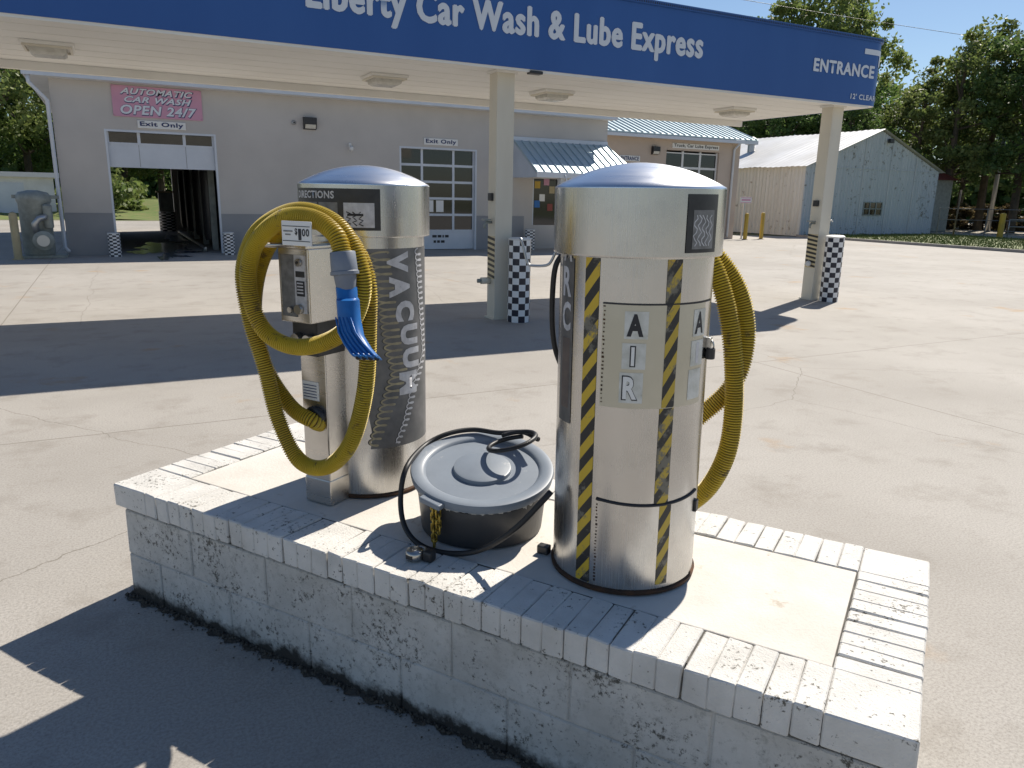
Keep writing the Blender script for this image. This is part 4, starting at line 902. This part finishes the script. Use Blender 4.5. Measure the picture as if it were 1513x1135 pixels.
wsign('office_sign', 18.0, 19.0, 3.08, 3.3, MT['paper'], [('ENTRANCE', .06, .94, .15, .85, .03, 0)], MT['navy'], 'small white sign above the tan lube shop door', y=LY)
wsign('lube_sign', 20.6, 23.08, 3.68, 3.88, MT['paper'], [('Truck, Car Lube Express', .03, .97, .1, .9, .02, 0)], MT['ink'], 'long white lettered sign over the lube shop bay door', y=LY)
wall_lamp(19.72, LY, 3.38, 'black wall lamp on the tan lube shop between door and bay')
wsign('pink_sign', 24.35, 25.0, 1.55, 1.8, MT['paper'], [], MT['red'], 'small pale sign with magenta print at the lube shop corner', y=LY - .2)
psg = bpy.data.objects['pink_sign']; box('print_mark', -.26, .26, -.034, -.0305, .09, .17, MT['pink'], psg); box('print_mark', -.3, .3, -.0335, -.0306, .21, .24, MT['pink'], psg); box('print_mark', -.3, .3, -.0335, -.0306, .01, .04, MT['pink'], psg)
st = empty('sign_post', (24.66, LY - .18, 0), 0, 'slim post carrying the small magenta printed sign', 'post'); box('post', -.03, .03, 0, .05, 0, 1.82, MT['galv'], st); box('foot', -.07, .07, -.03, .08, 0, .015, MT['galv'], st)
def pipe_bollard(x, y, h, label, r=.085):
    t = empty('yellow_bollard', (x, y, 0), 0, label, 'bollard', 'yellow pipe bollards'); lathe('post', [(r, 0), (r, h - .04), (r * .7, h), (.01, h + .015)], MT['yellow'], t, 20); lathe('collar', [(r + .05, 0), (r + .05, .02), (r + .01, .03)], MT['gravel'], t, 20)
pipe_bollard(24.35, 24.9, 1.12, 'yellow pipe bollard at the corner of the tan lube shop'); pipe_bollard(25.6, 25.2, 1.15, 'yellow pipe bollard standing free between lube shop and barn')

# ------------------------------------------------------------------ metal barn
bn_ = empty('metal_barn', (35.1, 33, 0), 0, 'old white metal barn with gable end and one small window', 'barn'); o9 = -Vector(bn_.location)
bx_0, bx_1, by0, by1, ez, pz = 30.05, 40.2, 27.1, 41, 3.35, 5.25
def corr(nm, p0, p1, ztop, m, n_):
    """corrugated sheet wall from p0 to p1; ztop(u) gives the top line"""
    P0, P1 = Vector((*p0, 0)), Vector((*p1, 0)); d = (P1 - P0); nrm = Vector((d.y, -d.x, 0)).normalized(); V = []; F = []
    for i in range(n_ + 1):
        u = i / n_; q = P0 + d * u + nrm * (.018 * (1 if i % 4 in (1, 2) else -1)) + o9; V += [q, q + Vector((0, 0, ztop(u)))]
        if i: b = 2 * (i - 1); F.append((b, b + 2, b + 3, b + 1))
    return mesh(nm, V, F, m, bn_)
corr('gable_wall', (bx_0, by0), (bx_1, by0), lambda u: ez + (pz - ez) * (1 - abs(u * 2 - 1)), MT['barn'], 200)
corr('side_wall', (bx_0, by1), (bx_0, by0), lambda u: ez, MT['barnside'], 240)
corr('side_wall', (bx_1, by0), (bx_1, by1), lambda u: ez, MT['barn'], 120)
xm = (bx_0 + bx_1) / 2
for s in (-1, 1):
    xe = xm + s * (bx_1 - bx_0) / 2 + s * .25; sl = (pz - ez) / ((bx_1 - bx_0) / 2); ze = ez - .25 * sl; V = []; F = []; n_ = 160
    for i in range(n_ + 1):
        y = by0 - .22 + (by1 - by0 + .4) * i / n_; b_ = .015 * (1 if i % 4 in (1, 2) else 0) + .02 * math.sin(i * .21) * math.sin(i * .037)
        V += [Vector((xe, y, ze + .06 + b_)) + o9, Vector((xm, y, pz + .06 + b_)) + o9]
        if i: b = 2 * (i - 1); F.append((b, b + 2, b + 3, b + 1))
    mesh('roof_slope', V, F, MT['barnroof'], bn_)
for k in range(1, 5): # sheet laps on the gable
    x = bx_0 + (bx_1 - bx_0) * k / 5; h = ez + (pz - ez) * (1 - abs((x - xm) / ((bx_1 - bx_0) / 2))); box('sheet_lap', x - .012 + o9.x, x + .012 + o9.x, by0 - .03 + o9.y, by0 - .02 + o9.y, .05, h - .1, MT['barnroof'], bn_)
box('sheet_lap', bx_0 + o9.x, bx_1 + o9.x, by0 - .028 + o9.y, by0 - .019 + o9.y, ez - .02, ez + .02, MT['barn'], bn_)
wn = box('window', 34.45 + o9.x, 35.85 + o9.x, by0 - .02 + o9.y, by0 + .02 + o9.y, 1.05, 1.7, MT['glass'], bn_)
fr = [(34.45 + o9.x + k * .4667 - .03, 34.45 + o9.x + k * .4667 + .03, by0 - .05 + o9.y, by0 - .021 + o9.y, 1.05, 1.7) for k in range(4)]
boxes('window_bars', fr + [(34.42 + o9.x, 35.88 + o9.x, by0 - .048 + o9.y, by0 - .0215 + o9.y, z, z + .05) for z in (1.03, 1.35, 1.67)], MT['machine'], wn)
lathe('roof_vent', [(.2, 0), (.2, .5), (.35, .55), (.35, .8), (.1, .95)], MT['galv'], bn_, 16, 0, 0, Vector((32.6, 33.5, 4.2)) + o9)
lp_ = empty('gable_lamp', (35.7, by0 - .02, 4.78), 0, 'dark floodlight under the peak of the metal barn', 'light fixture'); box('lamp_head', -.15, .15, -.25, -.08, -.12, .08, MT['dark'], lp_, .02); box('arm', -.03, .03, -.09, 0, -.02, .02, MT['dark'], lp_)
sh = empty('red_shed', (45.5, 33, 0), 0, 'small shed with dull red roof behind the metal barn', 'shed'); box('wall', -2, 2, -2, 2, 0, 3.2, MT['machine'], sh)
mesh('roof', [(-2.3, -2.3, 3.15), (2.3, -2.3, 3.15), (2.3, 0, 4.1), (-2.3, 0, 4.1), (2.3, 2.3, 3.15), (-2.3, 2.3, 3.15)], [(0, 1, 2, 3), (3, 2, 4, 5)], MT['redroof'], sh)
# low white building far behind the wash building
wh = empty('white_shed', (-9, 52, 0), R(4), 'low white flat building far behind the blower machine', 'building'); box('wall', -7, 6.2, -3, 3, 0, 2.1, MT['white'], wh); box('roof', -7.3, 6.5, -3.3, 3.3, 2.1, 2.35, MT['barnroof'], wh)
for x in (-4, 0, 3.6): dd = box('roller_door', x - 1.2, x + 1.2, -3.03, -2.99, 0, 1.8, MT['trim'], wh)

# pipe rail fence with yellow post, thin poles, power pole and lines
fe = empty('pipe_fence', (44, 24.5, 0), 0, 'thin grey rail fence along the gravel yard', 'fence')
fpts = [(38.5, 25.6), (41, 24.6), (44, 23.4), (48, 22.2), (53, 20.6), (58, 19)]
for x, y in fpts: lathe('post', [(.03, 0), (.03, 1.5), (.01, 1.52)], MT['grey'], fe, 10, x - 44, y - 24.5)
for z in (1.47, .9, .35): tube('rail', [(x - 44, y - 24.5, z) for x, y in fpts], .015, MT['grey'], fe, 8)
pipe_bollard(40.0, 23.2, 1.3, 'thick yellow post by the thin rail fence at the gravel yard', .14)
gt = empty('pipe_gate', (40.1, 23.1, 0), R(-62), 'low pipe gate hung on the thick yellow post', 'gate')
for z in (.3, .65, 1.0): tube('rail', [(.16, 0, z), (4.2, 0, z)], .025, MT['galv'], gt, 8)
for x in (.18, 1.5, 2.8, 4.2): tube('upright', [(x, 0, .12), (x, 0, 1.02)], .022, MT['galv'], gt, 8)
po = empty('thin_pole', (37.9, 24.3, 0), 0, 'thin dark pole leaning at the edge of the lawn by the barn', 'pole'); tube('shaft', [(0, 0, 0), (.25, .1, 2.4)], .04, MT['pole'], po, 8); box('foot', -.06, .06, -.06, .06, 0, .12, MT['pole'], po)
up = empty('utility_pole', (52, 31, 0), 0, 'weathered grey utility pole with street lamp beyond the barn', 'utility pole'); tube('shaft', [(0, 0, -.1), (.1, 0, 9)], [.15, .11], MT['galv'], up, 12)
box('cross_arm', -1.2, 1.2, -.05, .05, 4.9, 5.02, MT['galv'], up); tube('lamp_arm', [(.1, 0, 7.0), (.9, -.4, 7.4), (1.7, -.9, 7.4)], .05, MT['galv'], up); lathe('lamp_head', [(.02, -.1), (.25, -.05), (.2, .1), (.05, .15)], MT['galv'], up, 14, 1.9, -1.0, (0, 0, 7.35))
def wire(a, b, sag, label):
    pts = []
    for k in range(25):
        t = k / 24; p = Vector(a).lerp(Vector(b), t); p.z -= sag * 4 * t * (1 - t); pts.append(p)
    o = tube('power_line', pts, .018, MT['dark'], None, 6); tag(o, label, 'wire')
wire((52, 31, 4.95), (95, 8, 5.5), .5, 'power line running from the utility pole over the gravel yard'); wire((52, 31, 4.95), (43.2, 33, 3.9), .2, 'power line from the utility pole to the red roofed shed')
wire((10, 46, 16), (95, 40, 15.5), .6, 'long thin wire crossing the sky above the trees')

# ------------------------------------------------------------------ trees
def crown_mesh(seedv, nleaf, rx, rz, m, leaf=.3, clumps=70, hollow=.35):
    g_ = np.random.default_rng(seedv); d = g_.normal(size=(clumps, 3)); d /= np.linalg.norm(d, axis=1)[:, None]; rad = (hollow + (1 - hollow) * g_.random(clumps) ** .6)
    C = d * rad[:, None] * np.array([rx, rx, rz]); C[:, :2] *= (1 - .35 * np.clip(C[:, 2:] / rz, -.2, 1)); cr = g_.uniform(.35, 1.0, clumps) * rx * .30
    k = g_.integers(0, clumps, nleaf); q = g_.normal(size=(nleaf, 3)); q /= np.linalg.norm(q, axis=1)[:, None]; P = C[k] + q * (cr[k] * g_.random(nleaf) ** .45)[:, None] * np.array([1, 1, .75])
    a = g_.normal(size=(nleaf, 3)); a /= np.linalg.norm(a, axis=1)[:, None]; b = np.cross(a, g_.normal(size=(nleaf, 3))); b /= np.linalg.norm(b, axis=1)[:, None]; s = g_.uniform(.5, 1.1, nleaf)[:, None] * leaf
    V = np.stack([P - a * s * .5, P + b * s * .3, P + a * s * .5, P - b * s * .3], 1)
    o = np_mesh('crown', V, 4, m); me = o.data; bpy.data.objects.remove(o); return me, C
def trunk_mesh(h, C, base, r0, seedv):
    g_ = random.Random(seedv); V, F = tube_geo([(0, 0, -.1), (g_.uniform(-.1, .1), g_.uniform(-.1, .1), h * .35), (g_.uniform(-.3, .3), g_.uniform(-.3, .3), h * .7), (0, 0, h * .93)], [r0, r0 * .75, r0 * .45, r0 * .1], 8)
    for c in list(C)[:14]:
        tgt = Vector(c) + Vector((0, 0, base)); z = max(h * .28, tgt.z - g_.uniform(1.2, 2.6)); z = min(z, h * .75)
        v, f = tube_geo([(0, 0, z), Vector((0, 0, z)).lerp(tgt, .55) + Vector((0, 0, -.25)), tgt], [r0 * .38, r0 * .22, r0 * .06], 5); n0 = len(V); V += v; F += [tuple(i + n0 for i in q) for q in f]
    me = bpy.data.meshes.new('trunk'); me.from_pydata([tuple(v) for v in V], [], F); me.materials.append(MT['bark']); me.update(); return me
KINDS = []
for s, (nl_, rx, rz, h, mm, lf, cl, ho_) in enumerate([(11500, 4.2, 5.6, 13.5, 'leaf', .34, 110, .3), (9500, 4.6, 5.0, 13, 'leaf2', .34, 90, .35), (11500, 3.9, 6.2, 14.5, 'leaf3', .34, 110, .25), (8500, 3.6, 5.4, 14, 'leaf2', .32, 60, .4)]):
    cm, C = crown_mesh(100 + s, nl_, rx, rz, MT[mm], lf, cl, ho_); zc = h - rz; KINDS.append((cm, trunk_mesh(h, C, zc, .26, s), zc, h))
def tree(az, d, h, kind, label, group=None, wide=1):
    cm, tm, zc, h0 = KINDS[kind]; s = h / h0; a = R(az)
    label = ('green ', 'olive ', 'dark ', 'sparse olive ')[kind] + label
    t = empty('tree', (d * math.sin(a), d * math.cos(a), -.03), random.uniform(0, 6.28), label, 'tree', group); t.scale = (s * wide, s * wide, s)
    link('crown', cm, None, t, (0, 0, zc)); link('trunk', tm, None, t)
G1 = 'trees beyond the barn'
for az, d, h, k, wd in ((52.4, 66, 10.4, 0, 1.1), (54.6, 60, 10.5, 3, 1.0), (56.6, 58, 12.2, 3, 1.15), (58.6, 62, 13.4, 1, 1.1), (60.4, 58, 13.2, 2, 1.1), (62.3, 60, 14, 3, 1.1), (64.4, 57, 14, 0, 1.1), (57.4, 74, 12.5, 2, 1.2), (61.4, 76, 14, 2, 1.2), (54.0, 80, 11.5, 2, 1.3), (66.5, 60, 16, 2, 1.1)):
    tree(az, d, h, k, 'tall leafy tree in the belt of woods beyond the barn and gravel yard', G1, wd)
for az, d, h, k, wd in ((46.2, 72, 19.2, 3, 1.0), (48.4, 74, 20.4, 1, .9), (50.3, 71, 18.0, 3, .9)): tree(az, d, h, k, 'tall thin crowned tree rising above the blue canopy fascia', 'trees above the canopy', wd)
for az, d, h, k, wd in ((43.5, 66, 11, 2, 1.2), (46.0, 62, 11.5, 2, 1.2), (48.6, 64, 11, 0, 1.2), (50.6, 60, 10.5, 2, 1.1)): tree(az, d, h, k, 'tree standing behind the roofs of lube shop and barn', 'trees behind the roofs', wd)
for az, d, h, k, wd in ((-4.2, 64, 13.5, 0, 1.1), (-6.5, 60, 14, 1, 1.1), (-9, 62, 15, 2, 1.2), (-2.2, 72, 14, 2, 1.2), (-12, 66, 15, 0, 1.2)): tree(az, d, h, k, 'tree behind the low white building and blower machine', 'trees left of the wash building', wd)
for az, d, h, k, wd in ((1.0, 66, 12, 2, 1.2), (3.2, 68, 12, 0, 1.2), (5.2, 64, 12, 2, 1.2), (-.4, 78, 14, 2, 1.3)): tree(az, d, h, k, 'tree seen through the open wash bay', 'trees seen through the bay', wd)
nW = 60000
wa = np.radians(rng.uniform(-24, 76, nW)); wd_ = rng.uniform(92, 108, nW); wz = 11 * rng.random(nW) ** .8 * (.75 + .25 * np.sin(wa * 37) * np.sin(wa * 91 + 1)); P = np.stack([wd_ * np.sin(wa), wd_ * np.cos(wa), wz], 1)
aa_ = rng.normal(size=(nW, 3)); aa_ /= np.linalg.norm(aa_, axis=1)[:, None]; bb_ = np.cross(aa_, rng.normal(size=(nW, 3))); bb_ /= np.linalg.norm(bb_, axis=1)[:, None]
fw2 = np_mesh('woods', np.stack([P - aa_ * .55, P + bb_ * .4, P + aa_ * .55, P - bb_ * .4], 1), 4, MT['leaf3']); fw2['kind'] = 'stuff'; tag(fw2, 'dark far belt of woods closing the view behind the trees', 'woods')
bsh = [crown_mesh(300 + i, 2600, 1.2, .8, MT[m_], .2, 30, .2)[0] for i, m_ in enumerate(('leaf2', 'brown', 'leaf3'))]
def bush(az, d, s, k, label, group, sz=1):
    a = R(az); t = empty('bush', (d * math.sin(a), d * math.cos(a), 0), random.uniform(0, 6), label, 'bush', group); t.scale = (s, s, s * sz)
    link('foliage', bsh[k], None, t, (0, 0, .72)); V, F = tube_geo([(0, 0, -.05), (.05, 0, .8)], [.06, .03], 6); mesh('stem', V, F, MT['bark'], t)
for i in range(9): bush(56.6 + i * 1.15, 62.5 + (i % 3), 1.3, 1 if i < 4 else 2, 'dry brown bush in the hedge behind the thin rail fence' if i < 4 else 'dark green bush in the hedge behind the thin rail fence', 'brown hedge bushes' if i < 4 else 'dark hedge bushes', .9)
for az, d, s in ((.1, 50, 2.0), (-.8, 53, 1.8), (.9, 56, 1.5)): bush(az, d, s, 0, 'yellow green bush on the bank beyond the wash bay', 'bushes beyond the bay')
V = []; F = []   # grassy bank beyond the rear drive
for i in range(41):
    for j in range(9):
        x = -14 + i * .9; y = 46 + j * 2.2; V.append((x, y, -.05 + .9 * math.sin(min(j, 5) / 5 * 1.57) + .12 * math.sin(i * .9 + j) + .1 * math.sin(i * .37)))
        if i and j: b = i * 9 + j; F.append((b - 10, b - 1, b, b - 9))
struct(mesh('hill', V, F, MT['grass'], None, True))
